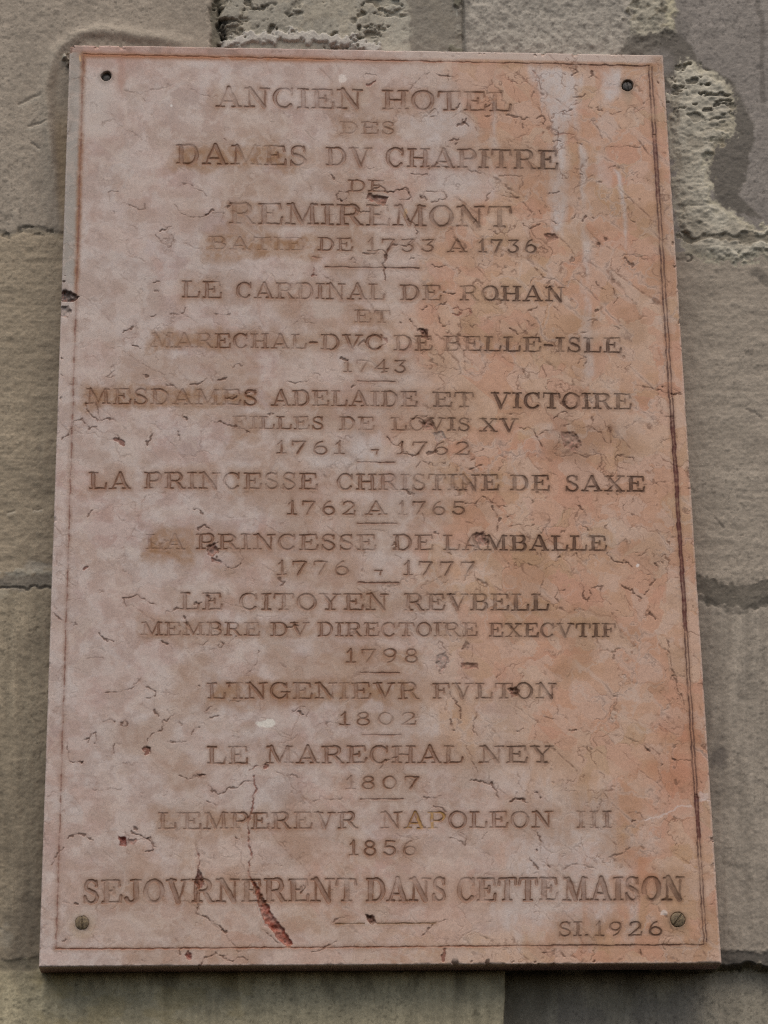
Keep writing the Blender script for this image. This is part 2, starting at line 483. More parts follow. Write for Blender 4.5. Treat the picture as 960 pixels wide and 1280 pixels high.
def arc(cx, cy, rx, ry, a0, a1, thick=ST * 0.9, thin=HL * 1.15, n=14):
    out = []
    for k in range(n):
        t0, t1 = math.radians(a0 + (a1 - a0) * k / n), math.radians(a0 + (a1 - a0) * (k + 1) / n)
        w = thin + (thick - thin) * abs(math.cos((t0 + t1) / 2)) ** 1.5
        out.append((cx + rx * math.cos(t0), cy + ry * math.sin(t0), cx + rx * math.cos(t1), cy + ry * math.sin(t1), w))
    return out


def bar(x0, x1, y, w=HL):
    return (x0, y, x1, y, w)


def stem(x, y0=SB, y1=SU, w=ST):
    return (x, y0 + w * 0.35, x, y1 - w * 0.35, w)


def glyph(c):
    g = {}
    if c == 'A':
        return 1.14, [(0.17, SB, 0.55, 0.98, 0.115), (0.58, 0.95, 0.95, 0.1, ST * 0.95), bar(0.3, 0.84, 0.32), bar(0.02, 0.36, SB), bar(0.72, 1.12, SB)]
    if c == 'B':
        return 0.98, [stem(0.24), bar(0.04, 0.6, SU), bar(0.04, 0.62, SB), bar(0.24, 0.6, 0.53)] + arc(0.58, 0.74, 0.24, 0.215, -90, 90) + arc(0.6, 0.285, 0.28, 0.24, -90, 90)
    if c == 'C':
        return 0.98, arc(0.5, 0.5, 0.41, 0.455, 42, 318, n=22) + [(0.86, 0.95, 0.86, 0.66, HL)]
    if c == 'D':
        return 1.04, [stem(0.24), bar(0.04, 0.5, SU), bar(0.04, 0.5, SB)] + arc(0.5, 0.5, 0.43, 0.457, -90, 90, n=18)
    if c == 'E':
        return 1.0, [stem(0.24), bar(0.04, 0.88, SU), bar(0.04, 0.94, SB), bar(0.24, 0.62, 0.52), (0.62, 0.4, 0.62, 0.64, HL),
                     (0.88, SU, 0.91, 0.72, HL), (0.92, SB, 0.97, 0.32, HL * 1.1)]
    if c == 'F':
        return 0.98, [stem(0.24), bar(0.04, 0.88, SU), bar(0.04, 0.46, SB), bar(0.24, 0.62, 0.52), (0.62, 0.4, 0.62, 0.64, HL), (0.88, SU, 0.92, 0.7, HL)]
    if c == 'G':
        return 1.06, arc(0.5, 0.5, 0.42, 0.455, 42, 330, n=22) + [(0.86, 0.95, 0.86, 0.7, HL), bar(0.62, 1.02, 0.42), (0.88, 0.42, 0.88, 0.12, ST * 0.7)]
    if c == 'H':
        return 1.14, [stem(0.23), stem(0.91), bar(0.03, 0.44, SU), bar(0.03, 0.44, SB), bar(0.71, 1.11, SU), bar(0.71, 1.11, SB), bar(0.23, 0.91, 0.5)]
    if c == 'I':
        return 0.5, [stem(0.25), bar(0.03, 0.47, SU), bar(0.03, 0.47, SB)]
    if c == 'J':
        return 0.86, [(0.6, 0.9, 0.6, 0.28, ST), bar(0.36, 0.84, SU)] + arc(0.35, 0.27, 0.25, 0.225, 0, -160, n=12)
    if c == 'L':
        return 0.96, [stem(0.24), bar(0.04, 0.48, SU), bar(0.04, 0.88, SB), (0.88, SB, 0.93, 0.36, HL * 1.1)]
    if c == 'M':
        return 1.36, [(0.2, SB, 0.26, SU, 0.1), (0.28, 0.95, 0.67, 0.1, ST * 0.85), (0.68, 0.06, 1.06, 0.95, 0.1), (1.12, 0.1, 1.1, 0.93, ST * 0.9),
                      bar(0.02, 0.38, SB), bar(0.94, 1.34, SB), bar(0.08, 0.34, SU), bar(1.04, 1.3, SU)]
    if c == 'N':
        return 1.14, [(0.22, SB, 0.22, SU, 0.1), (0.25, 0.95, 0.88, 0.07, ST * 0.95), (0.92, 0.03, 0.92, SU, 0.1), bar(0.02, 0.42, SB), bar(0.04, 0.3, SU), bar(0.74, 1.12, SU)]
    if c == 'O':
        return 1.02, arc(0.51, 0.5, 0.42, 0.455, 0, 360, n=28)
    if c == 'P':
        return 0.98, [stem(0.24), bar(0.04, 0.6, SU), bar(0.04, 0.48, SB), bar(0.24, 0.6, 0.46)] + arc(0.6, 0.71, 0.28, 0.25, -90, 90)
    if c == 'R':
        return 1.1, [stem(0.24), bar(0.04, 0.6, SU), bar(0.04, 0.46, SB), bar(0.24, 0.62, 0.49)] + arc(0.6, 0.725, 0.27, 0.235, -90, 90) + \
            [(0.62, 0.48, 0.92, 0.08, ST * 0.85), (0.92, 0.06, 1.08, 0.05, HL)]
    if c == 'S':
        return 0.8, arc(0.4, 0.735, 0.27, 0.225, 30, 250, ST * .7) + [(0.28, 0.565, 0.54, 0.44, ST * 0.85)] + arc(0.4, 0.265, 0.29, 0.225, 55, -160, ST * .7) + \
            [(0.66, 0.94, 0.66, 0.72, HL), (0.09, 0.06, 0.09, 0.3, HL)]
    if c == 'T':
        return 1.02, [stem(0.51), bar(0.07, 0.95, SU), (0.07, SU, 0.04, 0.7, HL), (0.95, SU, 0.98, 0.7, HL), bar(0.29, 0.73, SB)]
    if c == 'V':
        return 1.14, [(0.2, 0.93, 0.56, 0.06, ST * 0.95), (0.58, 0.03, 0.94, SU, 0.1), bar(0.02, 0.42, SU), bar(0.76, 1.12, SU)]
    if c == 'X':
        return 1.12, [(0.22, 0.93, 0.9, 0.07, ST * 0.95), (0.2, SB, 0.92, SU, 0.1), bar(0.04, 0.42, SU), bar(0.72, 1.08, SU), bar(0.02, 0.4, SB), bar(0.7, 1.1, SB)]
    if c == 'Y':
        return 1.1, [(0.2, 0.93, 0.53, 0.47, ST * 0.9), (0.92, SU, 0.56, 0.46, 0.1), (0.55, 0.46, 0.55, 0.1, ST), bar(0.02, 0.42, SU), bar(0.72, 1.08, SU), bar(0.33, 0.77, SB)]
    if c == '1':
        return 0.5, [(0.3, 0.12, 0.3, 0.97, ST * 0.8), (0.3, 0.96, 0.1, 0.74, 0.11), bar(0.04, 0.54, SB)]
    if c == '2':
        return 0.86, arc(0.42, 0.72, 0.29, 0.24, 170, -40, ST * .8) + [(0.63, 0.55, 0.12, 0.09, 0.11), bar(0.08, 0.76, 0.07, 0.14), (0.76, 0.07, 0.8, 0.3, HL)]
    if c == '3':
        return 0.86, [bar(0.1, 0.72, SU, 0.12), (0.72, SU, 0.4, 0.58, 0.1)] + arc(0.38, 0.31, 0.33, 0.27, 80, -155, ST * .8)
    if c == '4':
        return 0.94, [(0.62, 0.1, 0.62, 0.97, ST * .8), (0.6, 0.95, 0.08, 0.32, 0.1), bar(0.06, 0.9, 0.3), bar(0.44, 0.8, SB)]
    if c == '5':
        return 0.84, [bar(0.2, 0.72, 0.93, 0.13), (0.2, 0.95, 0.16, 0.54, 0.1)] + arc(0.4, 0.33, 0.33, 0.27, 130, -155, ST * .8)
    if c == '6':
        return 0.86, arc(0.44, 0.31, 0.33, 0.27, 0, 360, ST * .75, n=22) + arc(0.62, 0.34, 0.52, 0.62, 100, 185, 0.13, 0.11)
    if c == '7':
        return 0.86, [bar(0.1, 0.8, 0.92, 0.15), (0.1, 0.94, 0.08, 0.72, HL), (0.78, 0.9, 0.36, 0.06, ST * .8)]
    if c == '8':
        return 0.84, arc(0.42, 0.74, 0.24, 0.21, 0, 360, ST * .7, n=20) + arc(0.42, 0.28, 0.31, 0.24, 0, 360, ST * .75, n=20)
    if c == '9':
        return 0.86, arc(0.42, 0.68, 0.32, 0.27, 0, 360, ST * .75, n=22) + arc(0.24, 0.66, 0.5, 0.62, -80, 5, 0.13, 0.11)
    if c == '0':
        return 0.86, arc(0.43, 0.5, 0.35, 0.44, 0, 360, ST * .75, n=24)
    if c == '-':
        return 0.56, [bar(0.08, 0.5, 0.45, 0.14)]
    if c == '~':                              # the dash with a small tail between dates
        return 0.6, [bar(0.04, 0.54, 0.36, 0.15), (0.46, 0.36, 0.4, 0.06, 0.09)]
    if c == "'":
        return 0.34, [(0.2, 0.96, 0.16, 0.74, 0.13), bar(0.04, 0.3, SU, HL)]
    if c == '.':
        return 0.3, [(0.14, 0.08, 0.16, 0.08, 0.18)]
    raise KeyError(c)


GAP = {True: 0.34, False: 0.13}              # extra space between numerals / capitals
# ---- words: (text, left, right, cap top, baseline) in survey units; one list per engraved line
LINES = [
    [("ANCIEN", 270, 453, 110, 136), ("HOTEL", 478, 639, 113.5, 139)],
    [("DES", 425, 494, 152, 168)],
    [("DAMES", 220, 384, 181, 207), ("DV", 407, 465, 184, 208), ("CHAPITRE", 482, 697, 186, 211)],
    [("DE", 435, 482, 225, 240)],
    [("REMIREMONT", 286, 640, 255.5, 283)],
    [("BATIE", 261, 380, 296, 313), ("DE", 397, 441, 297, 314), ("1733", 459, 544, 298.5, 315), ("A", 559, 584, 299, 316), ("1736", 598, 671, 299.5, 316.5)],
    [("LE", 227, 277, 351, 373), ("CARDINAL", 295, 481, 353.5, 374.5), ("DE", 500, 552, 356, 376), ("ROHAN", 575, 706, 357.5, 377)],
    [("ET", 443, 488, 387.5, 404)],
    [("MARECHAL-", 189, 397, 416.5, 436), ("DVC", 401, 479, 418, 438), ("DE", 492, 541, 419, 439), ("BELLE-ISLE", 554, 777, 421, 440.5)],
    [("1743", 429, 509, 450, 466)],
    [("MESDAMES", 107, 322, 486, 506.5), ("ADELAIDE", 339, 522, 488, 508.5), ("ET", 541, 592, 490, 509.5), ("VICTOIRE", 614, 789, 491, 511.5)],
    [("FILLES", 290, 405, 520, 537), ("DE", 424, 468, 521, 538), ("LOVIS", 489, 588, 522, 539), ("XV", 599, 648, 523, 540)],
    [("1761", 345, 429, 551, 568), ("~", 464, 474, 553, 568), ("1762", 496, 588, 552, 569)],
    [("LA", 111, 163, 590, 612), ("PRINCESSE", 180, 397, 590.5, 612), ("CHRISTINE", 421, 624, 592.5, 613.5), ("DE", 638, 687, 593.5, 614), ("SAXE", 706, 806, 594.5, 615)],
    [("1762", 359, 445, 626, 644), ("A", 456, 484, 626.5, 644), ("1765", 497, 582, 626.5, 644.5)],
    [("LA", 182, 231, 667.5, 687.5), ("PRINCESSE", 245, 470, 667.5, 688), ("DE", 491, 542, 668, 688.5), ("LAMBALLE", 554, 758, 669, 689)],
    [("1776", 346, 437, 701, 719.5), ("~", 468, 479, 704, 719), ("1777", 504, 594, 701.5, 720)],
    [("LE", 225, 278, 740.5, 763), ("CITOYEN", 299, 486, 741.5, 763.5), ("REVBELL", 505, 686, 742, 764)],
    [("MEMBRE", 176, 325, 777.5, 795), ("DV", 338, 387, 778, 795.5), ("DIRECTOIRE", 397, 597, 778, 796), ("EXECVTIF", 611, 770, 779, 797)],
    [("1798", 432, 524, 811, 829)],
    [("L'INGENIEVR", 259, 524, 853, 874.5), ("FVLTON", 541, 695, 853.5, 874)],
    [("1802", 424, 521, 890, 907)],
    [("LE", 259, 310, 932.5, 955.5), ("MARECHAL", 332, 579, 932, 955), ("NEY", 599, 692, 932, 954.5)],
    [("1807", 432, 524, 970, 987)],
    [("L'EMPEREVR", 198, 447, 1015, 1037), ("NAPOLEON", 476, 691, 1014, 1036), ("III", 721, 764, 1013.5, 1036)],
    [("1856", 436, 521, 1050.5, 1070)],
    [("SEJOVRNERENT", 104, 446, 1098.5, 1129), ("DANS", 458, 558, 1097, 1128), ("CETTE", 572, 697, 1096.5, 1127.5), ("MAISON", 704, 855, 1096, 1127)],
    [("SI.1926", 698, 828, 1152, 1170.5)],
]
RULES = [(407, 524, 334.5, 2.6), (447, 494, 477, 2.3), (447, 494, 578, 2.4), (447, 496, 654.5, 2.4), (448, 498, 728.5, 2.6), (451, 499, 841, 2.6),
         (453, 501, 918.7, 2.4), (451, 504, 999, 2.6), (420, 545, 1154.6, 2.2)]
# where rain and grime have nearly effaced the letters: (x0, y0, x1, y1, how much is left)
WORN = [(300, 175, 332, 212, .3), (255, 290, 385, 318, .42), (282, 250, 324, 288, .62), (185, 412, 262, 440, .42), (205, 480, 300, 510, .5), (180, 664, 235, 690, .58),
        (425, 445, 480, 470, .7), (420, 148, 500, 172, .8), (258, 455, 262, 458, .5), (280, 516, 330, 540, .7), (195, 1010, 300, 1040, .75), (440, 385, 492, 406, .75)]
# reddish-brown grime round the words: (x0, y0, x1, y1, strength)
STAINS = [(216, 178, 362, 214, .85), (300, 168, 350, 190, .5), (362, 180, 470, 212, .35), (258, 293, 398, 322, .95), (270, 282, 318, 300, .6), (284, 252, 326, 292, .75),
          (395, 290, 470, 318, .5), (470, 292, 680, 320, .3), (326, 252, 470, 286, .4), (184, 410, 280, 442, .75), (280, 408, 480, 442, .5), (104, 482, 330, 512, .85),
          (150, 440, 320, 482, .35), (282, 512, 336, 562, .5), (330, 484, 600, 545, .35), (178, 664, 240, 700, .95), (240, 664, 470, 694, .4),
          (172, 772, 400, 806, .5), (426, 806, 530, 836, .6), (343, 696, 444, 728, .5), (220, 736, 290, 768, .3), (256, 848, 530, 882, .75), (420, 884, 525, 910, .45),
          (192, 1008, 332, 1046, .55), (196, 1010, 214, 1044, .45), (432, 382, 492, 412, .6), (418, 146, 500, 174, .6), (418, 108, 452, 146, .5), (455, 108, 545, 142, .35),
          (264, 108, 334, 142, .35), (225, 346, 282, 378, .45), (290, 350, 560, 380, .35), (100, 1094, 250, 1136, .4), (250, 1094, 860, 1134, .22), (692, 1146, 770, 1180, .6),
          (770, 1146, 860, 1178, .3), (430, 1046, 530, 1074, .45), (256, 928, 320, 960, .25), (320, 926, 700, 960, .3), (345, 622, 590, 648, .4), (106, 586, 170, 618, .35),
          (176, 584, 250, 614, .35), (285, 584, 330, 625, .55), (330, 586, 480, 616, .45), (480, 586, 640, 616, .3), (340, 546, 440, 572, .35), (425, 446, 515, 470, .45),
          (80, 1080, 330, 1180, .22), (420, 970, 530, 992, .35), (280, 740, 490, 768, .35), (440, 780, 600, 800, .35), (395, 880, 420, 900, .2), (560, 100, 700, 215, .15)]

# ---- natural cracks and veins, traced from the stone: (strength, width, red?, points)
CR = []


def c(s, w, *pts, red=0):
    CR.append((s, w, red, pts))


c(.5, 1.5, (178, 123), (181, 129)); c(.3, 2, (155, 114), (172, 117), (199, 112), (215, 106)); c(.4, 1.5, (238, 111), (250, 117), (263, 122), (270, 121))
c(.35, 1.5, (128, 158), (130, 151), (142, 150), (156, 162), (172, 169), (178, 176)); c(.6, 1.5, (227, 230), (238, 231), (250, 238), (259, 245))
c(.5, 1.5, (135, 241), (141, 238), (149, 240)); c(.5, 1.4, (138, 245), (139, 254)); c(.65, 1.5, (149, 256), (160, 255), (172, 261), (176, 264), (182, 261), (181, 256))
c(.6, 1.5, (217, 256), (227, 266), (236, 271), (250, 271), (261, 267), (266, 261)); c(.95, 2.5, (258, 269), (267, 263)); c(.75, 1.6, (267, 267), (275, 266), (280, 269), (276, 277))
c(1, 3, (200, 288), (208, 286), (214, 282)); c(.6, 1.5, (194, 294), (199, 300), (208, 307), (212, 310)); c(.55, 1.5, (213, 309), (217, 300), (213, 293))
c(.9, 2, (142, 264), (143, 265)); c(1, 2.4, (281, 175), (282.5, 176)); c(.6, 1.2, (279, 164), (281, 160), (286, 161), (287, 166)); c(.8, 2.4, (286, 252), (288, 256), (284, 259))
c(.9, 3, (459, 107), (468, 101), red=1); c(.6, 1.5, (452, 96), (458, 93), (470, 95)); c(.6, 1.5, (535, 91), (520, 102), (512, 110)); c(.6, 1.6, (560, 90), (561, 107))
c(.9, 2.6, (571, 156), (580, 154), (584, 147)); c(.8, 2.2, (576, 150), (586, 158)); c(1, 2.4, (595, 160), (597, 162)); c(.7, 3, (607, 145), (613, 145)); c(.8, 2.4, (632, 144), (645, 146), (660, 149))
c(.75, 2, (652, 155), (654, 160)); c(.6, 1.6, (672, 131), (680, 136)); c(.9, 2, (672, 149), (677, 146), (682, 150), (680, 155), (673, 155)); c(.85, 1.8, (562, 175), (574, 173)); c(.8, 1.8, (571, 177), (570, 181))
c(.8, 1.8, (691, 176), (700, 176)); c(.35, 1.5, (640, 175), (650, 170), (660, 168)); c(.9, 2.6, (570, 137), (574, 130)); c(.9, 2.6, (608, 133), (612, 130)); c(.75, 1.6, (537, 141), (542, 137), (548, 141), (546, 146), (539, 145))
c(.6, 1.8, (667, 90), (672, 100), (671, 112), red=1); c(.6, 2, (635, 97), (640, 102), (650, 105), (660, 100), red=1); c(.75, 2, (537, 212), (545, 205), (552, 207), (560, 210)); c(.6, 1.8, (585, 212), (600, 216))
c(.85, 2, (514, 216), (520, 219), (535, 219)); c(.55, 1.6, (625, 219), (640, 221), (652, 220), (654, 230), (647, 240)); c(.6, 1.6, (627, 245), (647, 247)); c(.85, 1.6, (684, 241), (700, 239))
c(1, 2.2, (460, 240), (475, 233), (490, 241), (502, 237), (511, 240), (514, 247)); c(.75, 1.8, (525, 245), (532, 240), (555, 240), (557, 247), (549, 252), (541, 252))
c(.95, 1.6, (420, 244), (424, 239), (434, 240), (435, 247), (429, 251.5), (421, 249), (420, 244)); c(1, 2.6, (427, 251), (429.5, 252)); c(1, 2.2, (413, 218), (418.5, 222.5)); c(.6, 1.5, (457, 208), (463, 211), (468, 208))
c(.85, 2, (481, 239), (492, 242), (500, 238), (509, 236), (515, 245), (511, 249), (500, 249)); c(1, 3.5, (526, 247), (530, 246), (534, 248)); c(.85, 1.7, (445, 262), (449, 264), (462, 264), (464, 260))
c(.95, 2, (511, 275), (519, 284), (521.5, 292), (520, 301), (511, 308), (502, 307), (492.5, 305), (485, 312.5), (482, 322)); c(1, 3.4, (482, 320), (479, 331), (481, 342), (482, 350)); c(.95, 2, (453, 316), (468, 317), (477.5, 313), (483, 318))
c(.6, 2, (391, 322), (404, 324), red=1); c(.6, 1.6, (439, 325), (442, 322), (446, 325), (443, 329)); c(1, 3, (391, 345), (396, 344), red=1); c(.7, 1.5, (393, 344), (393, 336), red=1); c(.95, 2, (539, 331), (545, 335), (560, 331)); c(.6, 2.4, (511, 324), (519, 323))
c(.65, 1.6, (632, 240), (647, 247), (657, 257), (665, 267), (660, 272)); c(.9, 2.2, (675, 264), (676, 266)); c(.9, 2.5, (689, 274), (695, 280)); c(.85, 2, (655, 279), (660, 287), (675, 281)); c(.5, 1.6, (672, 310), (685, 312)); c(.7, 2, (612, 286), (622, 292))
c(.6, 1.6, (566, 338), (570, 334), (575, 339), (571, 343)); c(.5, 1.5, (640, 340), (644, 337), (646, 342), (642, 344)); c(.95, 2.5, (555, 366), (570, 367)); c(.85, 2, (527, 387), (533, 384)); c(.85, 2, (545, 387), (557, 377))
c(.8, 1.8, (566, 386), (572, 383), (577, 388), (574, 395), (567, 393), red=1); c(.7, 1.8, (579, 388), (586, 386), (590, 393), (583, 397), red=1); c(.85, 2, (547, 395), (552, 407), (562, 406), (563, 402)); c(.95, 2.6, (512, 400), (521, 412), (530, 412), (535, 417)); c(1, 5, (523, 414), (532, 416), (534, 424))
c(.9, 2, (499, 404), (501, 405)); c(.6, 2.4, (588, 405), (592, 409)); c(.55, 1.5, (637, 409), (643, 417), (655, 415), (670, 405)); c(.75, 1.8, (457, 427), (465, 417), (478, 420), (484, 428), (476, 434), (465, 436), (458, 430), red=1); c(.7, 2.2, (448, 432), (455, 425), (462, 430))
c(1, 3.2, (425, 448), (434, 449)); c(.9, 2.2, (440, 484), (444, 480)); c(.4, 1.6, (580, 447), (582, 465), (595, 471), (607, 462), (610, 450)); c(.45, 1.5, (545, 457), (560, 462), (575, 460)); c(.9, 2, (746, 354), (749, 360), (757, 362)); c(.85, 2, (767, 362), (772, 372), (768, 379))
c(.85, 3.2, (744, 388), (749, 388)); c(.85, 2, (661, 389), (672, 385)); c(.65, 1.6, (692, 384), (702, 391)); c(.55, 1.5, (735, 402), (745, 400), (740, 407)); c(.85, 2, (636, 409), (647, 417)); c(.65, 2.2, (671, 415), (668, 427), (677, 427)); c(.75, 1.8, (722, 455), (726, 449), (733, 447), (735, 454), (730, 459))
c(.7, 1.7, (654, 465), (666, 479)); c(.85, 1.7, (794, 482), (815, 485), (827, 489), (838, 492), (846, 494)); c(.9, 2.4, (826, 482), (828, 483)); c(.8, 1.7, (838, 492), (852, 493))
c(.85, 2.2, (693, 523), (701, 516), (709, 515)); c(.9, 2, (707, 544), (712, 540), (718, 544)); c(.55, 6, (722, 556), (726, 558)); c(.8, 1.8, (741, 519), (740, 535), (750, 540), (755, 551), (762, 554), (762, 535)); c(.95, 2, (648, 534), (666, 536), (674, 549), (678, 557))
c(.6, 1.7, (676, 540), (695, 539), (701, 549), (690, 565), (704, 572), (722, 567), (736, 572), (750, 565), (754, 578), (747, 586)); c(.9, 2, (742, 563), (743, 564)); c(.85, 1.8, (769, 581), (771, 569), (782, 570), (792, 576)); c(.8, 2, (595, 565), (605, 562))
c(.85, 1.8, (582, 630), (595, 628), (601, 621), (614, 627), (625, 635), (633, 632)); c(.85, 2.8, (616, 635), (624, 649), (621, 662)); c(.75, 1.7, (636, 659), (647, 655), (660, 659), (668, 657)); c(.85, 2.4, (718, 631), (728, 638), (732, 646)); c(.9, 2, (634, 645), (635, 646)); c(.9, 2, (733, 661), (734, 662))
c(.7, 3, (582, 654), (591, 655)); c(.65, 5, (594, 672), (602, 668), (606, 678)); c(.9, 2.4, (694, 702), (700, 695)); c(1, 2.2, (759, 692), (768, 703), (785, 703), (790, 708)); c(.55, 1.6, (798, 697), (812, 686), (820, 697)); c(.3, 1.5, (630, 702), (645, 699), (655, 702))
c(.75, 1.8, (707, 737), (697, 739), (694, 746), (700, 754)); c(.9, 2.4, (729, 735), (730, 748), (735, 751), (740, 745), (736, 739)); c(.65, 2.6, (740, 736), (752, 732), (751, 745)); c(1, 2.4, (776, 732), (785, 735), (795, 744), (801, 749)); c(.5, 1.5, (752, 746), (764, 756))
c(.75, 2.2, (817, 725), (812, 733), (806, 742)); c(.8, 2.4, (818, 706), (820, 708)); c(.85, 2.8, (812, 768), (818, 772)); c(.6, 1.4, (544, 807), (549, 801), (556, 812), (563, 821)); c(.55, 1.6, (560, 822), (557, 832), (549, 838), (555, 846)); c(.5, 1.4, (538, 826), (547, 829), (553, 824)); c(.45, 1.4, (588, 803), (591, 812), (590, 824))
c(.9, 3, (620, 848), (624, 843)); c(.75, 5, (636, 862), (643, 866)); c(.85, 2, (561, 867), (570, 877), (576, 887), (576, 897)); c(.8, 2.8, (563, 900), (566, 912)); c(.75, 2, (596, 892), (591, 912), (596, 920)); c(.85, 2.2, (646, 914), (654, 911)); c(.65, 2, (655, 876), (660, 885), (667, 877)); c(.65, 1.6, (681, 896), (695, 900))
c(.6, 1.5, (650, 843), (653, 841), (655, 845), (652, 848)); c(1, 3, (713, 912), (718, 914)); c(.5, 1.8, (749, 922), (765, 917), (786, 922), (807, 933), (813, 938)); c(1, 3, (808, 935), (814, 939)); c(.95, 3, (825, 956), (828, 957)); c(.65, 1.3, (842, 950), (864, 952)); c(.9, 2.6, (840, 949), (845, 951))
c(.75, 1.7, (834, 800), (838, 826), (846, 857), (861, 895)); c(.65, 1.6, (786, 1016), (801, 1016), (807, 1023)); c(.85, 1.6, (873, 855), (879, 855)); c(.85, 1.8, (666, 1039), (675, 1046), (679, 1055)); c(.85, 2, (661, 1072), (672, 1087)); c(.9, 2.2, (672, 1062), (673, 1063)); c(.9, 2.2, (685, 1081), (687, 1082))
c(.6, 2, (760, 1071), (775, 1069), (787, 1060)); c(.5, 1.8, (705, 1085), (717, 1082), (732, 1082), (745, 1085)); c(.85, 2.6, (637, 1001), (650, 999), (660, 1004)); c(.7, 1.8, (672, 990), (676, 997)); c(1, 2.8, (587, 976), (602, 976), (615, 980), (622, 992), (624, 998)); c(.75, 1.8, (639, 1002), (655, 999))
c(.45, 1.5, (647, 966), (650, 982), (660, 995)); c(.75, 1.7, (667, 991), (675, 990), (677, 997)); c(.85, 2, (529, 996), (542, 997)); c(.45, 1.4, (520, 1003), (535, 998), (552, 995)); c(.75, 1.8, (542, 1007), (552, 1010), (557, 1015)); c(.65, 1.7, (560, 1046), (572, 1050), (582, 1057), (585, 1050), (575, 1040)); c(.5, 1.5, (587, 1057), (600, 1050), (610, 1042))
c(.75, 1.6, (475, 960), (480, 952), (497, 947)); c(.55, 1.5, (582, 932), (590, 950), (597, 965)); c(.85, 2, (240, 970), (255, 969)); c(.85, 1.8, (260, 980), (265, 987), (272, 994), (285, 987), (300, 982), (307, 977), (317, 977)); c(1, 2.6, (317, 972), (320, 985), (317, 995), (316, 1010), (312, 1020), (310, 1035), (311, 1042), red=1)
c(.95, 2.4, (311, 1042), (312, 1057), (314, 1067), (311, 1090), (311, 1098), red=1); c(.75, 2, (311, 963), (322, 957), (332, 957), red=1); c(1, 3.6, (331, 958), (336, 956), red=1); c(.6, 1.8, (347, 967), (362, 970), (375, 971)); c(.5, 1.5, (392, 1003), (402, 997), (415, 1000), (430, 997)); c(.9, 2, (295, 1047), (296, 1048)); c(.85, 2, (260, 1002), (268, 1006))
c(.95, 2.2, (180, 1050), (187, 1047), (192, 1055), (190, 1063), (182, 1065)); c(.95, 2.2, (165, 1039), (172, 1044), (184, 1048.5), (193, 1058)); c(.9, 3, (169, 1034), (173, 1041)); c(.85, 2.2, (85, 1048), (94, 1044), (108, 1044), (115, 1051)); c(.75, 2, (79, 1059), (72, 1068), (65, 1080))
c(.85, 1.8, (246, 1061), (249, 1068), (249, 1085), red=1); c(.85, 1.8, (246, 1110), (245, 1125), (249, 1133), (246, 1142)); c(1, 2.2, (245, 1142), (257, 1145), (270, 1154), (280, 1162)); c(1, 3.6, (279, 1163), (283, 1166)); c(.5, 2, (284, 1170), (296, 1185), (300, 1190)); c(.9, 1.8, (329, 1162), (340, 1172), (350, 1179))
c(.95, 2.4, (381, 1107), (377, 1115)); c(.75, 2, (416, 1153), (422, 1149), (437, 1145)); c(.85, 2.2, (527, 1170), (534, 1164), (542, 1157)); c(.65, 1.6, (545, 1154), (560, 1150)); c(.85, 2, (390, 1190), (405, 1186), (420, 1177)); c(.85, 1.7, (224, 1192), (225, 1185), (237, 1185)); c(.95, 2.2, (250, 1207), (256, 1197), (270, 1192), (282, 1197), (290, 1202), (302, 1197), (309, 1202))
c(.95, 2.6, (175, 1200), (181, 1201)); c(.9, 4, (556, 1186), (554, 1194), (553, 1202), red=1); c(.85, 1.8, (678, 1191), (687, 1190)); c(.65, 3, (700, 1188), (706, 1197)); c(.9, 2.8, (801, 1188), (802, 1194)); c(.95, 3, (93, 1131), (98, 1130)); c(1, 2.2, (80, 1178), (83, 1174))
c(.75, 1.6, (131, 866), (152, 864), (168, 859)); c(1, 2.2, (168, 856), (175, 849)); c(.85, 1.8, (185, 858), (195, 865), (193, 872), (184, 873)); c(1, 2.8, (193, 887), (197, 896)); c(.85, 1.8, (183, 927), (188, 919), (203, 913), (205, 902), (218, 893)); c(.75, 3, (225, 903), (227, 906)); c(.85, 1.8, (209, 926), (225, 926), (231, 928)); c(.75, 1.8, (240, 918), (243, 909), (248, 909))
c(.9, 2.2, (129, 902), (136, 898), (144, 901)); c(.9, 1.8, (152, 904), (156, 900), (160, 904), (156, 908), (152, 905)); c(.9, 1.6, (111, 927), (113, 918), (120, 916), (122, 923), (117, 930)); c(.85, 3.2, (107, 925), (110, 925)); c(.85, 1.8, (84, 929), (84, 943), (87, 951), (103, 953)); c(1, 3, (101, 953), (104, 953)); c(.75, 1.8, (142, 932), (143, 941)); c(1, 4, (180, 937), (186, 938), (182, 943), red=1); c(.9, 2.4, (184, 934), (188, 940))
c(.4, 1.4, (145, 955), (172, 955)); c(.85, 1.7, (224, 969), (236, 975), (243, 971), (255, 969)); c(.4, 1.3, (115, 988), (152, 986)); c(.75, 1.6, (60, 996), (69, 990)); c(.9, 2, (248, 857), (249, 858)); c(.95, 1.8, (244, 635), (249, 638), (254, 642)); c(.75, 2, (109, 647), (116, 639)); c(.95, 3, (105, 712), (109, 708), red=1); c(.8, 1.6, (124, 738), (128, 736), (129, 740), (126, 742))
c(.75, 1.6, (154, 747), (158, 758)); c(.95, 1.8, (154, 747), (161, 749), (171, 744), (180, 749), (195, 757)); c(.9, 1.8, (207, 767), (215, 763), (223, 761)); c(1, 2.6, (124, 792), (131, 800), (142, 803)); c(.4, 1.4, (110, 822), (132, 824)); c(.85, 2, (65, 765), (71, 771), (79, 776)); c(.65, 1.4, (89, 780), (92, 777), (95, 780), (92, 783)); c(1, 2.8, (231, 771), (235, 781))
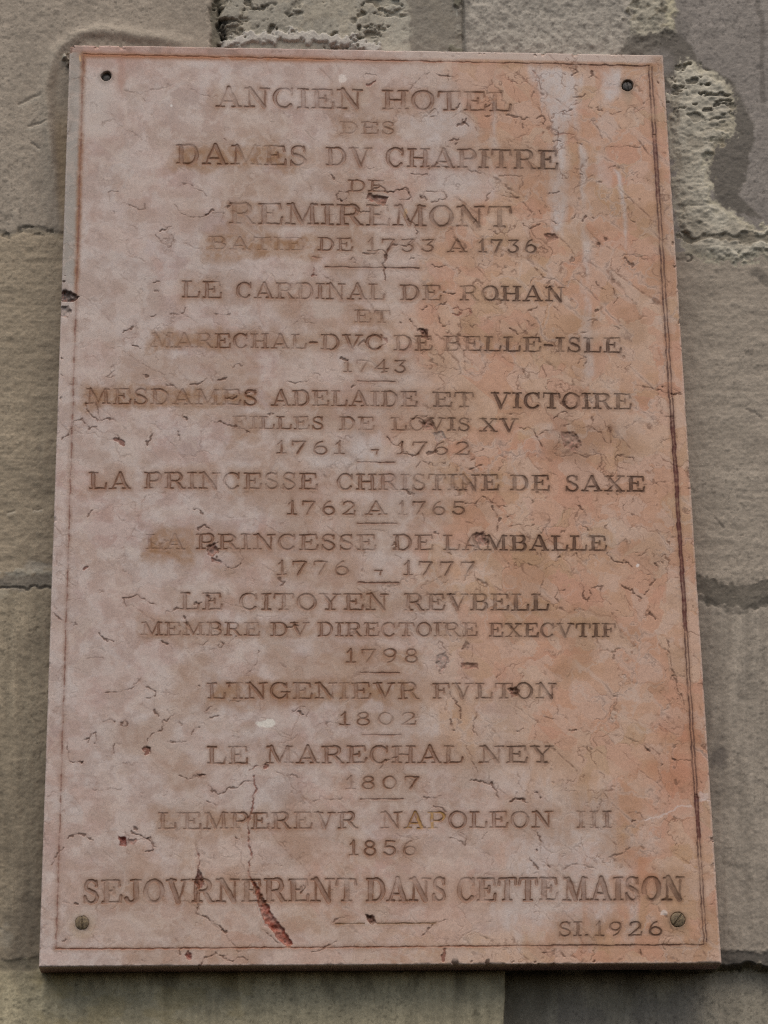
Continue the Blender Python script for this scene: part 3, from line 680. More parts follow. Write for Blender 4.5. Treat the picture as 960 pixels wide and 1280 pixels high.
c(1, 2.6, (248, 662), (255, 655), (266, 663)); c(.9, 2.2, (280, 707), (292, 711), (302, 705)); c(.5, 1.4, (302, 704), (304, 694), (298, 686), (286, 686), (278, 694)); c(.9, 3.4, (272, 698), (277, 704)); c(1, 2.6, (262, 683), (272, 678)); c(.95, 2.6, (201, 801), (209, 806)); c(.7, 1.8, (242, 805), (252, 806), (260, 800)); c(.85, 1.5, (273, 807), (276, 803), (280, 806), (277, 810), (273, 808))
c(.65, 1.6, (285, 804), (295, 795)); c(.95, 4.5, (245, 754), (250, 755)); c(.95, 2.8, (258, 744), (265, 748), (260, 753), (264, 758)); c(.9, 2.4, (357, 784), (372, 782)); c(.85, 2, (349, 828), (356, 834)); c(.65, 1.6, (322, 812), (321, 828), (307, 845)); c(.9, 4, (374, 891), (378, 894)); c(.6, 1.6, (367, 889), (376, 884), (387, 886), (383, 895)); c(.8, 2.8, (290, 876), (299, 877))
c(.85, 2, (255, 890), (265, 882)); c(.85, 2, (262, 896), (273, 895)); c(.55, 1.5, (395, 908), (402, 904), (425, 904)); c(.75, 2, (292, 920), (300, 922)); c(1, 2.6, (166, 432), (175, 434)); c(.95, 2.6, (180, 467), (186, 471)); c(1, 3, (273, 474), (283, 473)); c(.75, 1.5, (292, 460), (304, 454)); c(.85, 2, (239, 481), (247, 480), (260, 475)); c(.75, 1.7, (207, 482), (220, 482), (222, 486))
c(1, 3, (280, 497), (290, 500), (295, 497)); c(.95, 3, (307, 492), (313, 490), (320, 491)); c(.85, 4, (230, 523), (233, 524)); c(1, 2.5, (184, 557), (185, 550), (191, 542)); c(.9, 2.8, (223, 539), (224, 544)); c(.5, 1.5, (224, 546), (224, 552)); c(.9, 2, (270, 527), (287, 531), (302, 535), (312, 542)); c(.95, 2.4, (336, 516), (341, 519)); c(.75, 1.8, (360, 477), (370, 479), (382, 477)); c(.95, 2.5, (391, 467), (400, 467))
c(.85, 1.6, (93, 527), (104, 524), (113, 535), (120, 534)); c(.85, 1.6, (93, 527), (86, 540), (75, 550)); c(.9, 2, (107, 503), (111, 515), (125, 526), (143, 523)); c(.75, 1.6, (120, 503), (125, 526)); c(1, 4, (143, 548), (149, 551), (155, 555), red=1); c(.85, 2, (143, 543), (150, 550)); c(.55, 1.5, (136, 460), (141, 456), (143, 462), (134, 471), (143, 471)); c(.95, 2.4, (155, 414), (166, 410)); c(.75, 2, (187, 396), (194, 394)); c(.7, 1.5, (212, 392), (226, 394), (233, 384))
c(.85, 2, (191, 352), (198, 353)); c(.65, 2, (193, 362), (198, 365)); c(.65, 1.5, (268, 391), (276, 393), (288, 393)); c(.8, 2.6, (86, 480), (89, 481)); c(.9, 2.2, (513, 525), (521, 520), (533, 521)); c(.7, 5, (533, 529), (539, 533)); c(.75, 4, (536, 567), (546, 565)); c(.95, 2.4, (485, 547), (490, 555), (501, 558), (503, 553)); c(.85, 2, (500, 565), (509, 565), (517, 571), (525, 567)); c(.65, 1.7, (521, 585), (527, 577), (540, 581), (556, 579))
c(.7, 3, (587, 587), (596, 585), (602, 582)); c(.8, 3, (505, 612), (515, 618)); c(.65, 1.5, (586, 572), (590, 569), (592, 574), (588, 577)); c(.85, 1.8, (488, 682), (492, 679), (496, 682), (492, 686), (488, 683)); c(.75, 2.6, (496, 693), (500, 699)); c(.85, 2, (558, 690), (564, 691)); c(.75, 3.2, (543, 667), (548, 668)); c(.55, 1.5, (527, 643), (531, 655)); c(.3, 1.5, (454, 662), (476, 664), (490, 670)); c(.85, 1.9, (348, 722), (355, 728), (351, 733))
c(.9, 2.6, (790, 1027), (793, 1028)); c(.75, 2.2, (545, 93), (570, 95)); c(.8, 2.4, (713, 86), (722, 90), (717, 94)); c(.95, 3, (738, 88), (741, 92), (737, 97)); c(.75, 2, (717, 120), (727, 122), (732, 119)); c(.9, 3, (747, 134), (753, 139)); c(.8, 1.6, (757, 141), (768, 142), (776, 140)); c(.75, 1.6, (738, 151), (747, 150)); c(.7, 1.8, (744, 156), (748, 164), (752, 173)); c(.8, 2, (773, 157), (776, 160))
c(.6, 1.3, (691, 164), (704, 167), (718, 167), red=1); c(.85, 2, (721, 180), (729, 179)); c(.95, 2, (762, 210), (770, 208), (773, 211)); c(.6, 1.5, (755, 186), (785, 183), (800, 184)); c(.75, 1.5, (745, 229), (752, 228)); c(.9, 2.2, (725, 217), (728, 218)); c(.85, 1.6, (773, 247), (788, 248), (792, 255)); c(.85, 2.2, (716, 276), (720, 267)); c(.9, 2.6, (729, 276), (732, 270)); c(.8, 2, (739, 271), (741, 272)); c(.95, 2.6, (745, 304), (749, 306)); c(.85, 2.2, (757, 298), (759, 299))
c(.8, 3, (779, 324), (786, 327), (792, 333)); c(.5, 1.6, (768, 320), (800, 318), (808, 326)); c(.7, 1.6, (790, 133), (798, 137), (806, 135)); c(.6, 1.5, (820, 700), (838, 692)); c(.9, 2.5, (821, 102), (824, 103)); c(.8, 2.6, (870, 606), (862, 610)); c(.55, 1.5, (820, 480), (828, 520), (842, 523)); c(.55, 1.4, (806, 606), (838, 602))

# chipped places: (polygon, fill colour, opacity, depth in metres)
CHIPS = [
    ([(311, 1096), (318, 1102), (324, 1112), (330, 1124), (338, 1138), (350, 1155), (361, 1170), (366, 1180), (361, 1184), (350, 1177), (336, 1160), (328, 1146), (322, 1128), (317, 1110)], (140, 66, 46), .95, .0032),
    ([(317, 1108), (322, 1128), (328, 1146), (338, 1163), (331, 1158), (323, 1142), (318, 1126)], (196, 176, 160), .7, .001),
    ([(249, 1084), (254, 1093), (255, 1107), (248, 1111), (243, 1103), (246, 1094)], (104, 46, 34), .9, .003),
    ([(148, 1046), (158, 1047), (160, 1057), (151, 1057)], (122, 50, 34), .95, .0025), ([(160, 1047), (170, 1049), (168, 1056), (160, 1056)], (124, 88, 74), .6, .001),
    ([(457, 1143), (464, 1143), (471, 1153), (465, 1157), (459, 1150)], (92, 58, 42), .95, .003),
    ([(230, 1193), (237, 1187), (241, 1194), (240, 1199), (233, 1199)], (132, 56, 40), .9, .0025),
    ([(457, 248), (459, 241), (470, 243), (485, 247), (482, 256), (468, 253)], (118, 66, 44), .8, .0025),
    ([(73, 366), (80, 361), (92, 366), (99, 370), (93, 377), (80, 378), (74, 374)], (58, 38, 30), .92, .005), ([(74, 384), (84, 382), (90, 389), (84, 397), (74, 394)], (112, 92, 80), .6, .002),
    ([(680, 293), (694, 291), (698, 299), (684, 303)], (112, 72, 52), .75, .0015), ([(576, 828), (597, 828), (598, 836), (577, 836)], (122, 82, 62), .75, .0012), ([(577, 812), (582, 800), (588, 806), (584, 814)], (116, 88, 74), .6, .001),
    ([(258, 682), (268, 678), (275, 690), (266, 697), (259, 692)], (108, 62, 42), .8, .0025), ([(265, 697), (276, 700), (277, 705), (266, 702)], (112, 70, 50), .7, .002),
    ([(524, 410), (536, 412), (537, 424), (526, 422)], (104, 66, 50), .7, .002), ([(590, 668), (605, 664), (612, 680), (598, 684)], (112, 80, 68), .6, .0012),
    ([(700, 541), (716, 538), (728, 552), (722, 566), (705, 560)], (128, 92, 74), .6, .0015), ([(540, 540), (553, 538), (558, 548), (546, 554)], (150, 136, 126), .6, .001),
    ([(636, 860), (646, 858), (650, 868), (640, 872)], (104, 64, 48), .7, .002), ([(523, 526), (540, 524), (544, 536), (530, 538)], (116, 80, 64), .6, .0015),
    ([(545, 820), (556, 815), (562, 826), (556, 842), (546, 836)], (138, 118, 108), .5, .001),
]
# pale scars and white drips: (cx, cy, rx, ry, colour, opacity)
SPOTS = [(427.5, 98, 5.2, 5, (222, 206, 192), .9), (334, 904, 12, 4.8, (222, 214, 198), .95), (830, 1141, 5, 3, (216, 198, 184), .9), (797, 707, 2.2, 2.2, (226, 214, 204), .9),
         (879, 995, 8, 5, (204, 182, 170), .75), (759, 157, 13, 16, (196, 172, 156), .7), (214, 132.5, 1.6, 1.6, (230, 220, 208), .9), (452, 120, 12, 14, (190, 168, 148), .5),
         (100, 73, 1.6, 4, (214, 170, 120), .8), (507, 266, 2.2, 6, (206, 164, 112), .7), (288, 168, 7, 6, (192, 172, 160), .5), (410, 385, 22, 14, (190, 172, 156), .5),
         (282, 700, 11, 10, (186, 166, 156), .4), (150, 262, 10, 9, (186, 166, 156), .5), (207, 268, 12, 14, (184, 164, 152), .4), (188, 309, 7, 10, (190, 172, 164), .6)]
STREAKS = [([(664, 86), (700, 84), (728, 90), (730, 165), (712, 168), (715, 235), (706, 240), (702, 292), (692, 290), (686, 240), (688, 170), (672, 120)], .6, 9),
           ([(721, 178), (731, 178), (732, 240), (729, 272), (724, 240)], .8, 4), ([(728, 270), (736, 300), (736, 340), (744, 470), (730, 470), (728, 330)], .45, 6),
           ([(748, 86), (776, 86), (770, 118), (764, 130), (754, 126)], .6, 6), ([(769, 212), (775, 214), (781, 255), (784, 312), (781, 312), (778, 258)], .6, 3), ([(670, 95), (684, 118), (676, 140), (672, 118)], .5, 4),
           ([(500, 150), (560, 120), (600, 160), (585, 172), (560, 190), (510, 182)], .5, 14), ([(512, 235), (560, 214), (640, 210), (640, 232), (540, 260)], .3, 12), ([(738, 190), (762, 190), (765, 235), (742, 235)], .3, 6),
           ([(612, 125), (622, 125), (622, 185), (614, 185)], .4, 5), ([(640, 1000), (760, 1000), (800, 1060), (780, 1160), (600, 1160), (640, 1090)], .4, 30), ([(428, 640), (500, 600), (520, 700), (470, 730)], .3, 25),
           ([(380, 555), (470, 540), (480, 575), (440, 600), (380, 590)], .5, 18), ([(480, 890), (560, 890), (560, 930), (480, 930)], .4, 16), ([(595, 905), (680, 960), (660, 1000), (600, 990)], .25, 16)]


def build_plaque():
    cell = 0.0006
    S = Sheet(np.linspace(-W / 2, W / 2, int(W / cell)), np.linspace(-H / 2, H / 2, int(H / cell)), HP, HPI)
    P, Q, h = S.P, S.Q, S.h
    fine = fbm(P, Q, 5, 3, 41)
    wob = fbm(P, Q, 24, 4, 42)
    mid = fbm(P, Q, 70, 5, 43)
    big = fbm(P, Q, 230, 3, 44)
    grain = fbm(P, Q, 2.6, 2, 45)
    # ---- rose and orange grounds
    edge = np.interp(Q, [60, 180, 300, 430, 500, 600, 700, 800, 900, 960, 1020, 1100, 1150, 1220], [660, 620, 560, 540, 520, 560, 545, 590, 600, 660, 780, 800, 740, 600])
    warm = 0.75 * sstep(-110, 100, P - edge + mid * 90 + big * 40) + 0.25 * sstep(-330, 120, P - edge + mid * 60)
    warm = np.clip(warm + .22 * sstep(980, 1120, Q + mid * 60) * sstep(60, 300, P), 0, 1)
    cl1, cl2 = fbm(P + wob * 6, Q, 15, 4, 71), fbm(P, Q * 1.7, 34, 5, 72)
    S.A[...] = lin((183, 163, 151))
    S.mix(sstep(-0.5, 0.6, big + mid * .5) * 0.4, (178, 150, 136))
    S.mix(sstep(0.0, 0.7, fbm(P, Q, 55, 4, 46)) * 0.35, (172, 140, 132))
    S.mix(sstep(-0.15, 0.5, cl2) * 0.5, (198, 182, 171))
    S.mix(sstep(0.05, 0.4, cl1) * 0.4, (164, 140, 126))
    S.mix(sstep(0.05, 0.4, -cl1) * 0.42, (198, 183, 172))
    S.mix(warm * 0.9, (193, 153, 124))
    S.mix(warm * sstep(0.0, 0.5, cl2) * 0.4, (184, 142, 106))
    S.mix(warm * sstep(0.0, 0.5, -cl1) * 0.35, (196, 164, 140))
    S.mix(sstep(520, 760, Q) * sstep(1100, 800, Q) * sstep(640, 760, P + mid * 60) * 0.3, (188, 146, 120))
    # brecciated patches and their seams
    PX, QX = P + wob * 13 + fine * 2.2, Q + wob * 11 + fine * 2.2
    b1, v1 = voronoi(PX, QX * 1.15, 52, 51)
    b2, v2 = voronoi(PX * 0.9 + 300, QX + 77, 23, 52)
    k = 0.2 + 0.8 * warm
    S.mix(sstep(0.62, 0.68, v1) * k * 0.42, (189, 140, 113))
    S.mix(sstep(0.32, 0.28, v1) * k * 0.5, (194, 164, 140))
    S.mix(sstep(0.80, 0.84, v2) * k * 0.36, (188, 135, 109))
    S.mix(sstep(0.24, 0.21, v2) * k * 0.46, (196, 166, 146))
    S.mix((np.abs(v2 - .5) < .06) * k * 0.4, (176, 140, 104))
    S.A *= np.exp(0.03 * mid + 0.03 * fine + 0.05 * grain)[..., None]
    # pale rubbed places and drips
    dnn = fbm(P * 2.2, Q * .5, 26, 4, 75)
    for pts, op, soft in STREAKS:
        xs_, ys_ = [p[0] for p in pts], [p[1] for p in pts]
        sl = S.box(min(xs_), min(ys_), max(xs_), max(ys_), 30)
        sd = poly_sd(P[sl] + wob[sl] * soft * .5 + fine[sl] * .8, Q[sl] + wob[sl] * soft * .5, pts)
        S.mix(sstep(soft * .75, -soft * 1.1, sd + dnn[sl] * soft * .9) * np.clip(op * (1.4 + .5 * fine[sl]), 0, .97), (196, 181, 171), sl)
    # grime
    dirt = np.zeros(P.shape, F)
    dn = fbm(P, Q, 26, 4, 48)
    for x0, y0, x1, y1, s in STAINS:
        sl = S.box(x0, y0, x1, y1, 24)
        dx = np.maximum(np.maximum(x0 - P[sl], P[sl] - x1), 0); dy = np.maximum(np.maximum(y0 - Q[sl], Q[sl] - y1), 0)
        inn = np.minimum(np.minimum(P[sl] - x0, x1 - P[sl]), np.minimum(Q[sl] - y0, y1 - Q[sl]))
        d = np.where(inn > 0, -inn, np.hypot(dx, dy)) + dn[sl] * 14 + fine[sl] * 2
        m = sstep(8, -7, d) * s * (0.9 + 0.5 * dn[sl] + .25 * fine[sl]).clip(.2, 1.2)
        dirt[sl] = np.maximum(dirt[sl], m)
    dirt = np.clip(np.maximum(dirt, .42 * sstep(-.05, .7, fbm(P, Q * 1.3, 60, 5, 76)) * sstep(90, 170, P) * sstep(130, 180, Q) * (1 - .75 * sstep(330, 200, P) * sstep(470, 380, Q))), 0, 1)
    S.mix(dirt * 0.88, (150, 110, 74))
    # border strip: greenish-grey at the upper left, rusty under the top edge
    S.mix(sstep(107, 101, P + (Q - 60) * 0.031 + fine) * sstep(400, 330, Q + dn * 20) * 0.7, (146, 140, 128))
    S.mix(sstep(112, 100, P + (Q - 60) * .031) * sstep(116, 125, P + (Q - 60) * .031 + 12) * sstep(420, 300, Q) * .3, (130, 96, 70))
    S.mix(np.exp(-((P - (104.5 - (Q - 68) * .0308) + fine) / 3.2) ** 2) * sstep(60, 76, Q) * sstep(400, 340, Q) * .9, (146, 100, 68))
    top_y = 67 + (P - 104) * 0.0206
    band = np.exp(-((Q - top_y - 1.5) / 4.0) ** 2) * sstep(90, 110, P) * sstep(560, 380, P + mid * 60)
    S.mix(band * 0.92, (160, 102, 60))
    S.mix(sstep(top_y, top_y - 3, Q) * sstep(520, 300, P) * 0.45, (164, 116, 96))
    S.mix(sstep(top_y, top_y - 3, Q) * sstep(0.1, .5, fbm(P, Q, 15, 3, 49)) * sstep(520, 300, P) * 0.45, (130, 104, 88))
    S.mix(sstep(top_y - 1, top_y - 5, Q) * sstep(470, 560, P) * 0.75, (194, 176, 162))
    S.mix(sstep(18, 6, np.hypot(P - 822, (Q - 84) * .8) + dn * 5) * 0.55, (150, 112, 80))
    S.mix(sstep(12, 3, np.abs(P - 153 + dn * 3) * 1.4 + np.maximum(Q - 100, 0) * .5) * (Q > 70) * .4, (164, 118, 98))
    S.mix(sstep(34, 8, np.hypot((P - 118), (Q - 130) * .6) + dn * 9) * .5, (192, 180, 168))
    S.mix(sstep(24, 10, np.hypot(P - 847, Q - 1152) + dn * 6) * 0.5, (150, 118, 86))
    S.mix(sstep(12, 4, np.abs(P - 784 + dn * 3) * 1.0 + np.maximum(110 - Q, 0) + np.maximum(Q - 112, 0) * .35) * 0.45, (150, 128, 104))
    S.mix(sstep(24, 10, np.hypot(P - 103, Q - 1158) + dn * 6) * 0.25, (168, 146, 104))
    S.mix(sstep(55, 10, np.hypot((P - 712) * .8, (Q - 548)) + dn * 22) * 0.35, (146, 106, 82))
    S.mix(sstep(36, 6, np.hypot((P - 800), (Q - 1085)) + dn * 16) * 0.4, (186, 128, 92))
    S.mix(sstep(40, 8, np.hypot((P - 840) * .8, (Q - 960)*.5) + dn * 16) * 0.35, (190, 122, 90))
    # ---- surface relief
    h += 0.00018 * mid + 0.00004 * fine + 0.00002 * grain
    e = np.minimum(np.minimum(S.X + W / 2, W / 2 - S.X), np.minimum(S.Z + H / 2, H / 2 - S.Z))
    nick = sstep(.5, .8, fbm(P, Q, 10, 3, 80)) * sstep(-.1, .4, fbm(P, Q, 120, 2, 81))
    r = 0.0016 + 0.0016 * sstep(0.2, .8, dn) + 0.0006 * fine + 0.005 * nick
    h -= np.where(e < r, r - np.sqrt(np.maximum(r * r - (r - e) ** 2, 0)), 0)
    S.mix(sstep(0.0028, 0.0008, e + .001 * fine) * .4, (198, 178, 164)); S.mix(nick * sstep(.006, .002, e) * .5, (132, 96, 76))
    # seams of the breccia: thin, broken, darker and pitted here and there
    vis1 = sstep(0.05, 0.55, fbm(P, Q, 60, 4, 53) + 0.22 * warm + 0.1)
    vis2 = sstep(0.25, 0.75, fbm(P, Q, 44, 4, 54) + 0.2 * warm)
    s1 = sstep(1.5, 0.2, b1) * vis1 * (0.25 + 0.75 * sstep(-.2, .5, fine))
    s2 = sstep(1.2, 0.2, b2) * vis2 * (0.2 + 0.8 * sstep(-.1, .5, fine))
    seam = np.maximum(s1 * .8, s2 * .6)
    S.mix(seam * (0.42 + .3 * warm), (112, 78, 58)); h -= seam * 0.0002
    b3, _v = voronoi(P + wob * 17 + fine * 3, Q + wob * 15 + fine * 3, 36, 53)
    s3 = sstep(1.3, 0.15, b3) * sstep(-.25, .35, fbm(P, Q, 38, 3, 77) + .35 * warm - .12) * (.35 + .65 * sstep(-.4, .4, fbm(P, Q, 8, 2, 78)))
    S.mix(s3 * (.28 + .36 * warm), (110, 74, 54)); h -= s3 * .00015
    S.mix(sstep(3.8, 1.2, b3) * sstep(-.1, 0.4, fbm(P, Q, 50, 3, 79)) * .3, (200, 180, 164))
    pk = np.maximum(sstep(2.6, 0.4, b1 + fine) * sstep(.5, .85, fbm(P, Q, 13, 3, 55)) * vis1 * (.3 + .7 * warm), sstep(2.0, .4, b2 + fine) * sstep(.55, .9, fbm(P, Q, 11, 3, 56)) * vis2 * (.3 + .7 * warm))
    S.mix(pk * 0.55, (104, 72, 54)); h -= pk * 0.0004
    # traced cracks
    jx, jy = fbm(P, Q, 5.5, 3, 59) * 2.0, fbm(P, Q, 5.5, 3, 60) * 2.0
    brk = fbm(P, Q, 5, 2, 61)
    for s, w, red, pts in CR:
        xs_, ys_ = [p[0] for p in pts], [p[1] for p in pts]
        sl = S.box(min(xs_), min(ys_), max(xs_), max(ys_), w + 4)
        x, y = P[sl] + jx[sl], Q[sl] + jy[sl]
        d = np.full(x.shape, 1e6, F)
        for a, b in zip(pts, pts[1:]):
            d = np.minimum(d, seg_dist(x, y, *a, *b)[0])
        hw = w * 0.5 * (1 + 0.55 * brk[sl])
        hw = hw * .78
        m = sstep(hw + 0.6, hw - 0.6, d) * s * (0.55 + 0.6 * sstep(-.5, .3, brk[sl]))
        m = np.clip(m, 0, 1)
        S.mix(m * 0.74, (116, 56, 40) if red else (86, 55, 38), sl)
        S.mix(sstep(w * .5 + 4, 0, d) * s * .16, (130, 88, 66), sl)
        h[sl] -= m * (0.0002 + 0.00016 * w)
    for pts, col, op, dep in CHIPS:
        xs_, ys_ = [p[0] for p in pts], [p[1] for p in pts]
        sl = S.box(min(xs_), min(ys_), max(xs_), max(ys_), 8)
        sd = poly_sd(P[sl] + jx[sl] * .8, Q[sl] + jy[sl] * .8, pts)
        m = sstep(.8, -.8, sd)
        S.mix(m * op * (0.85 + 0.3 * fine[sl]).clip(0, 1), col, sl)
        S.mix(m * sstep(.25, .7, grain[sl] + .3 * fine[sl]) * .35, (186, 130, 112), sl)
        S.mix(m * sstep(-2.0, -.2, sd) * .45 * op, (72, 40, 32), sl)
        h[sl] -= sstep(.8, -3, sd) * dep * (0.8 + 0.35 * brk[sl])
    for cx, cy, rx, ry, col, op in SPOTS:
        sl = S.box(cx - rx, cy - ry, cx + rx, cy + ry, 8)
        d = np.hypot((P[sl] - cx + jx[sl] * .5) / rx, (Q[sl] - cy + jy[sl] * .5) / ry)
        S.mix(sstep(1.2, .75, d + fine[sl] * .25) * op * .82, col, sl)
    # pale vein and long brown cracks on the right
    for pts in ([(807, 1024), (833, 1019), (848, 1008), (864, 1008)], [(870, 1000), (890, 1001)]):
        for a, b in zip(pts, pts[1:]):
            sl = S.box(min(a[0], b[0]), min(a[1], b[1]), max(a[0], b[0]), max(a[1], b[1]), 6)
            S.mix(sstep(2, .3, seg_dist(P[sl] + jx[sl], Q[sl] + jy[sl], *a, *b)[0]) * .6, (208, 188, 176), sl)

    # ---- engraving
    lwx, lwy = fbm(P, Q, 9, 2, 62) * 0.45, fbm(P, Q, 9, 2, 63) * 0.45
    fadeN = np.clip(0.86 + 0.55 * fbm(P, Q, 20, 3, 64) + 0.18 * (warm - .5), 0.3, 1)
    right = sstep(-90, 120, P - edge)
    lab = S.lab
    ids = []                                  # (label id, name, line, extra label)
    UNIT = 0.00086                            # metres per survey unit, for depths

    def carve(sl, sd, hw, fade, col=(84, 53, 33), fill=None):
        """cut a groove where sd (survey units) is negative, and settle grime in it"""
        g = sstep(0.55, -0.55, sd)
        dep = np.clip(-sd, 0, 1.6) * UNIT * 0.58
        h[sl] -= dep * (0.2 + 0.8 * fade)
        rim = np.exp(-((-sd - 0.8) / 1.0) ** 2)
        f = (0.60 + 0.24 * right[sl]) if fill is None else fill
        dark = np.where(hw > 1.7, np.maximum(rim, f), np.maximum(.85, f))
        gm = np.clip(g * dark * (.08 + .92 * fade) * 1.0, 0, 1)
        S.mix(gm * (1 - right[sl]), tuple(v_ * 1.34 for v_ in col), sl)
        S.mix(gm * right[sl], tuple(v_ * .92 for v_ in col), sl)
        # grime creeping out of the groove
        S.mix(sstep(4.5, 0.2, sd) * (1 - g) * fade * 0.34, (132, 94, 64), sl)
        return g

    nid = 0
    yellow = {(24, 'NAPOLEON', 1), (24, 'NAPOLEON', 2)}
    for li, words in enumerate(LINES):
        for text, x0, x1, yt, yb in words:
            cap = yb - yt
            gl = [glyph(ch) for ch in text]
            nums = text[0].isdigit()
            gaps = [GAP[(a.isdigit() and b.isdigit()) or a == '.'] if not (b in "'" or a in "'") else 0.02 for a, b in zip(text, text[1:])]
            if text == 'III':
                gaps = [.3, .3]
            total = sum(g[0] for g in gl) + sum(gaps)
            sx = (x1 - x0) / total
            cur = x0
            for n_, (ch, (wd, strokes)) in enumerate(zip(text, gl)):
                sl = S.box(cur, yt, cur + wd * sx, yb, 7)
                # local frame: horizontal lines stay horizontal on the slab (slope of the survey frame)
                slope = np.interp(0.5 * (yt + yb), [60, 1200], [0.0185, -0.0075])
                xc = 0.5 * (x0 + x1)
                gx = P[sl] + lwx[sl]
                gy = Q[sl] + lwy[sl] - slope * (P[sl] - xc)
                u = (gx - cur); v = (yb - gy)
                sd = np.full(u.shape, 1e3, F); hwm = np.ones(u.shape, F)
                for (a0, b0, a1, b1_, wv) in strokes:
                    d, _ = seg_dist(u, v, a0 * sx, b0 * cap, a1 * sx, b1_ * cap)
                    hw = max(wv * cap * 0.54, 1.2)
                    s_ = d - hw
                    near = s_ < sd
                    hwm = np.where(near, hw, hwm); sd = np.where(near, s_, sd)
                fd = fadeN[sl].copy()
                for wx0, wy0, wx1, wy1, lf in WORN:
                    fd *= 1 - (1 - lf) * sstep(wx0 - 6, wx0 + 6, P[sl]) * sstep(wx1 + 6, wx1 - 6, P[sl]) * ((Q[sl] > wy0) & (Q[sl] < wy1))
                if ch in '~-':
                    fd = np.ones_like(fd)
                sd = sd + brk[sl] * 0.25
                carve(sl, sd, hwm, fd)
                gold = (li, text, n_) in yellow
                if gold:
                    S.mix(sstep(-.4, -1.4, sd) * sstep(-.5, .2, brk[sl] + .2) * .6, (176, 132, 56), sl)
                nid += 1
                sub = lab[sl]
                sub[(sd < -0.15) & (sub == 0)] = nid
                ids.append((nid, 'engraved_numeral' if ch.isdigit() else ('engraved_dash' if ch in '-~' else ('engraved_point' if ch in ".'" else 'engraved_letter')), li,
                            'engraved letter still holding traces of yellow gilding' if gold else None))
                cur += (wd + (gaps[n_] if n_ < len(gaps) else 0)) * sx
    # rules under the dates
    for rk, (x0, x1, y, w) in enumerate(RULES):
        sl = S.box(x0, y, x1, y, 8)
        slope = np.interp(y, [60, 1200], [0.0185, -0.0075])
        d, _ = seg_dist(P[sl] + lwx[sl], Q[sl] + lwy[sl] - slope * (P[sl] - (x0 + x1) / 2), x0, y, x1, y)
        sd = d - w * .5 + brk[sl] * .35
        if rk == 8:
            sd = np.where((P[sl] > 456) & (P[sl] < 471), 3, sd)
        carve(sl, sd, np.full(sd.shape, w * .5), np.clip(fadeN[sl] + .15, 0, 1), (92, 66, 42) if rk == 8 else (90, 60, 44))
        nid += 1
        sub = lab[sl]; sub[(sd < -0.1) & (sub == 0)] = nid
        ids.append((nid, 'dividing_rule', -1, None))
    # the border line: left, bottom, top thin; right double and filled with dark paint
    B = {'TL': (104.5, 68), 'TR': (810.5, 82.5), 'BR': (880, 1181), 'BL': (70, 1186.5)}
    nid += 1
    gid = nid
    ids.append((gid, 'border_groove', -1, None))
    for name, a, b, w in (('t', 'TL', 'TR', 2.6), ('b', 'BL', 'BR', 2.6), ('l', 'TL', 'BL', 1.9), ('r', 'TR', 'BR', 2.0)):
        (xa, ya), (xb, yb) = B[a], B[b]
        sl = S.box(min(xa, xb), min(ya, yb), max(xa, xb), max(ya, yb), 10)
        p, q = P[sl] + lwx[sl] * 1.3, Q[sl] + lwy[sl] * 1.3
        d, t = seg_dist(p, q, xa, ya, xb, yb)
        sd = d - w * .5 + brk[sl] * .45
        fd = np.clip(fadeN[sl] + .1, 0, 1)
        col = (104, 66, 46)
        if name == 'r':
            d2, _ = seg_dist(p, q, xa + 4.0, ya + 2, xb + 3.2, yb - 3)
            sd2 = d2 - 0.9 + brk[sl] * .3
            full = sstep(500, 540, Q[sl]) * sstep(800, 780, Q[sl]) + sstep(985, 1000, Q[sl]) * sstep(1062, 1040, Q[sl]) + .8 * sstep(150, 180, Q[sl]) * sstep(262, 235, Q[sl])
            dm = np.abs(p - (xa + 2 + (xb - xa) * t)) - 2.6 + brk[sl] * .4
            sd = np.minimum(sd, sd2)
            sdf = np.where(full > .5, np.minimum(sd, dm), sd)
            carve(sl, sd, np.full(sd.shape, 1.0), fd, (92, 58, 46))
            S.mix(np.clip(full, 0, 1) * sstep(.5, -.6, dm) * .88 * (.8 + .4 * fine[sl]).clip(0, 1), (92, 46, 38), sl)
            h[sl] -= np.where(full > .5, np.clip(-dm, 0, 1.4) * UNIT * .5, 0)
            sd = sdf
        elif name == 'l':
            dash = sstep(-.35, .1, fbm(P[sl] * .2, Q[sl], 9, 2, 65)) * .55 + .45
            carve(sl, sd, np.full(sd.shape, .9), dash, (96, 66, 54))
        else:
            carve(sl, sd, np.full(sd.shape, w * .5), fd, col)
        sub = lab[sl]; sub[(sd < -0.1) & (sub == 0)] = gid
    # screw seats
    for cx, cy, rr, dep in ((132.8, 95.2, 6.2, .007), (784.5, 106.5, 7.2, .006), (102.6, 1153.5, 8.4, .0012), (847.3, 1149.6, 9.2, .0016)):
        sl = S.box(cx - rr, cy - rr, cx + rr, cy + rr, 10)
        d = np.hypot(P[sl] - cx, (Q[sl] - cy) * 1.02) + brk[sl] * .5
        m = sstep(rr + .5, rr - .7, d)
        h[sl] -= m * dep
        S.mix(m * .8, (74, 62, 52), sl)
        S.mix(sstep(rr + 6, rr, d + dn[sl] * 2) * (1 - m) * .42, (104, 86, 70), sl)  # halo round each seat: rust smudge with shadow painted in

    # ---- sides of the slab
    ny, nx = h.shape
    per = np.concatenate([np.arange(nx), np.arange(1, ny) * nx + nx - 1, (ny - 1) * nx + np.arange(nx - 2, -1, -1), np.arange(ny - 2, 0, -1) * nx])
    n = len(per)
    px, pz, ph = S.X.ravel()[per], S.Z.ravel()[per] + F(Z0), h.ravel()[per]
    pc = S.A.reshape(-1, 3)[per]
    ks = [0, .15, .4, .7, 1.0]
    co, cl = [], []
    rng = fbm(px * 1200, pz * 1200, 14, 3, 66)
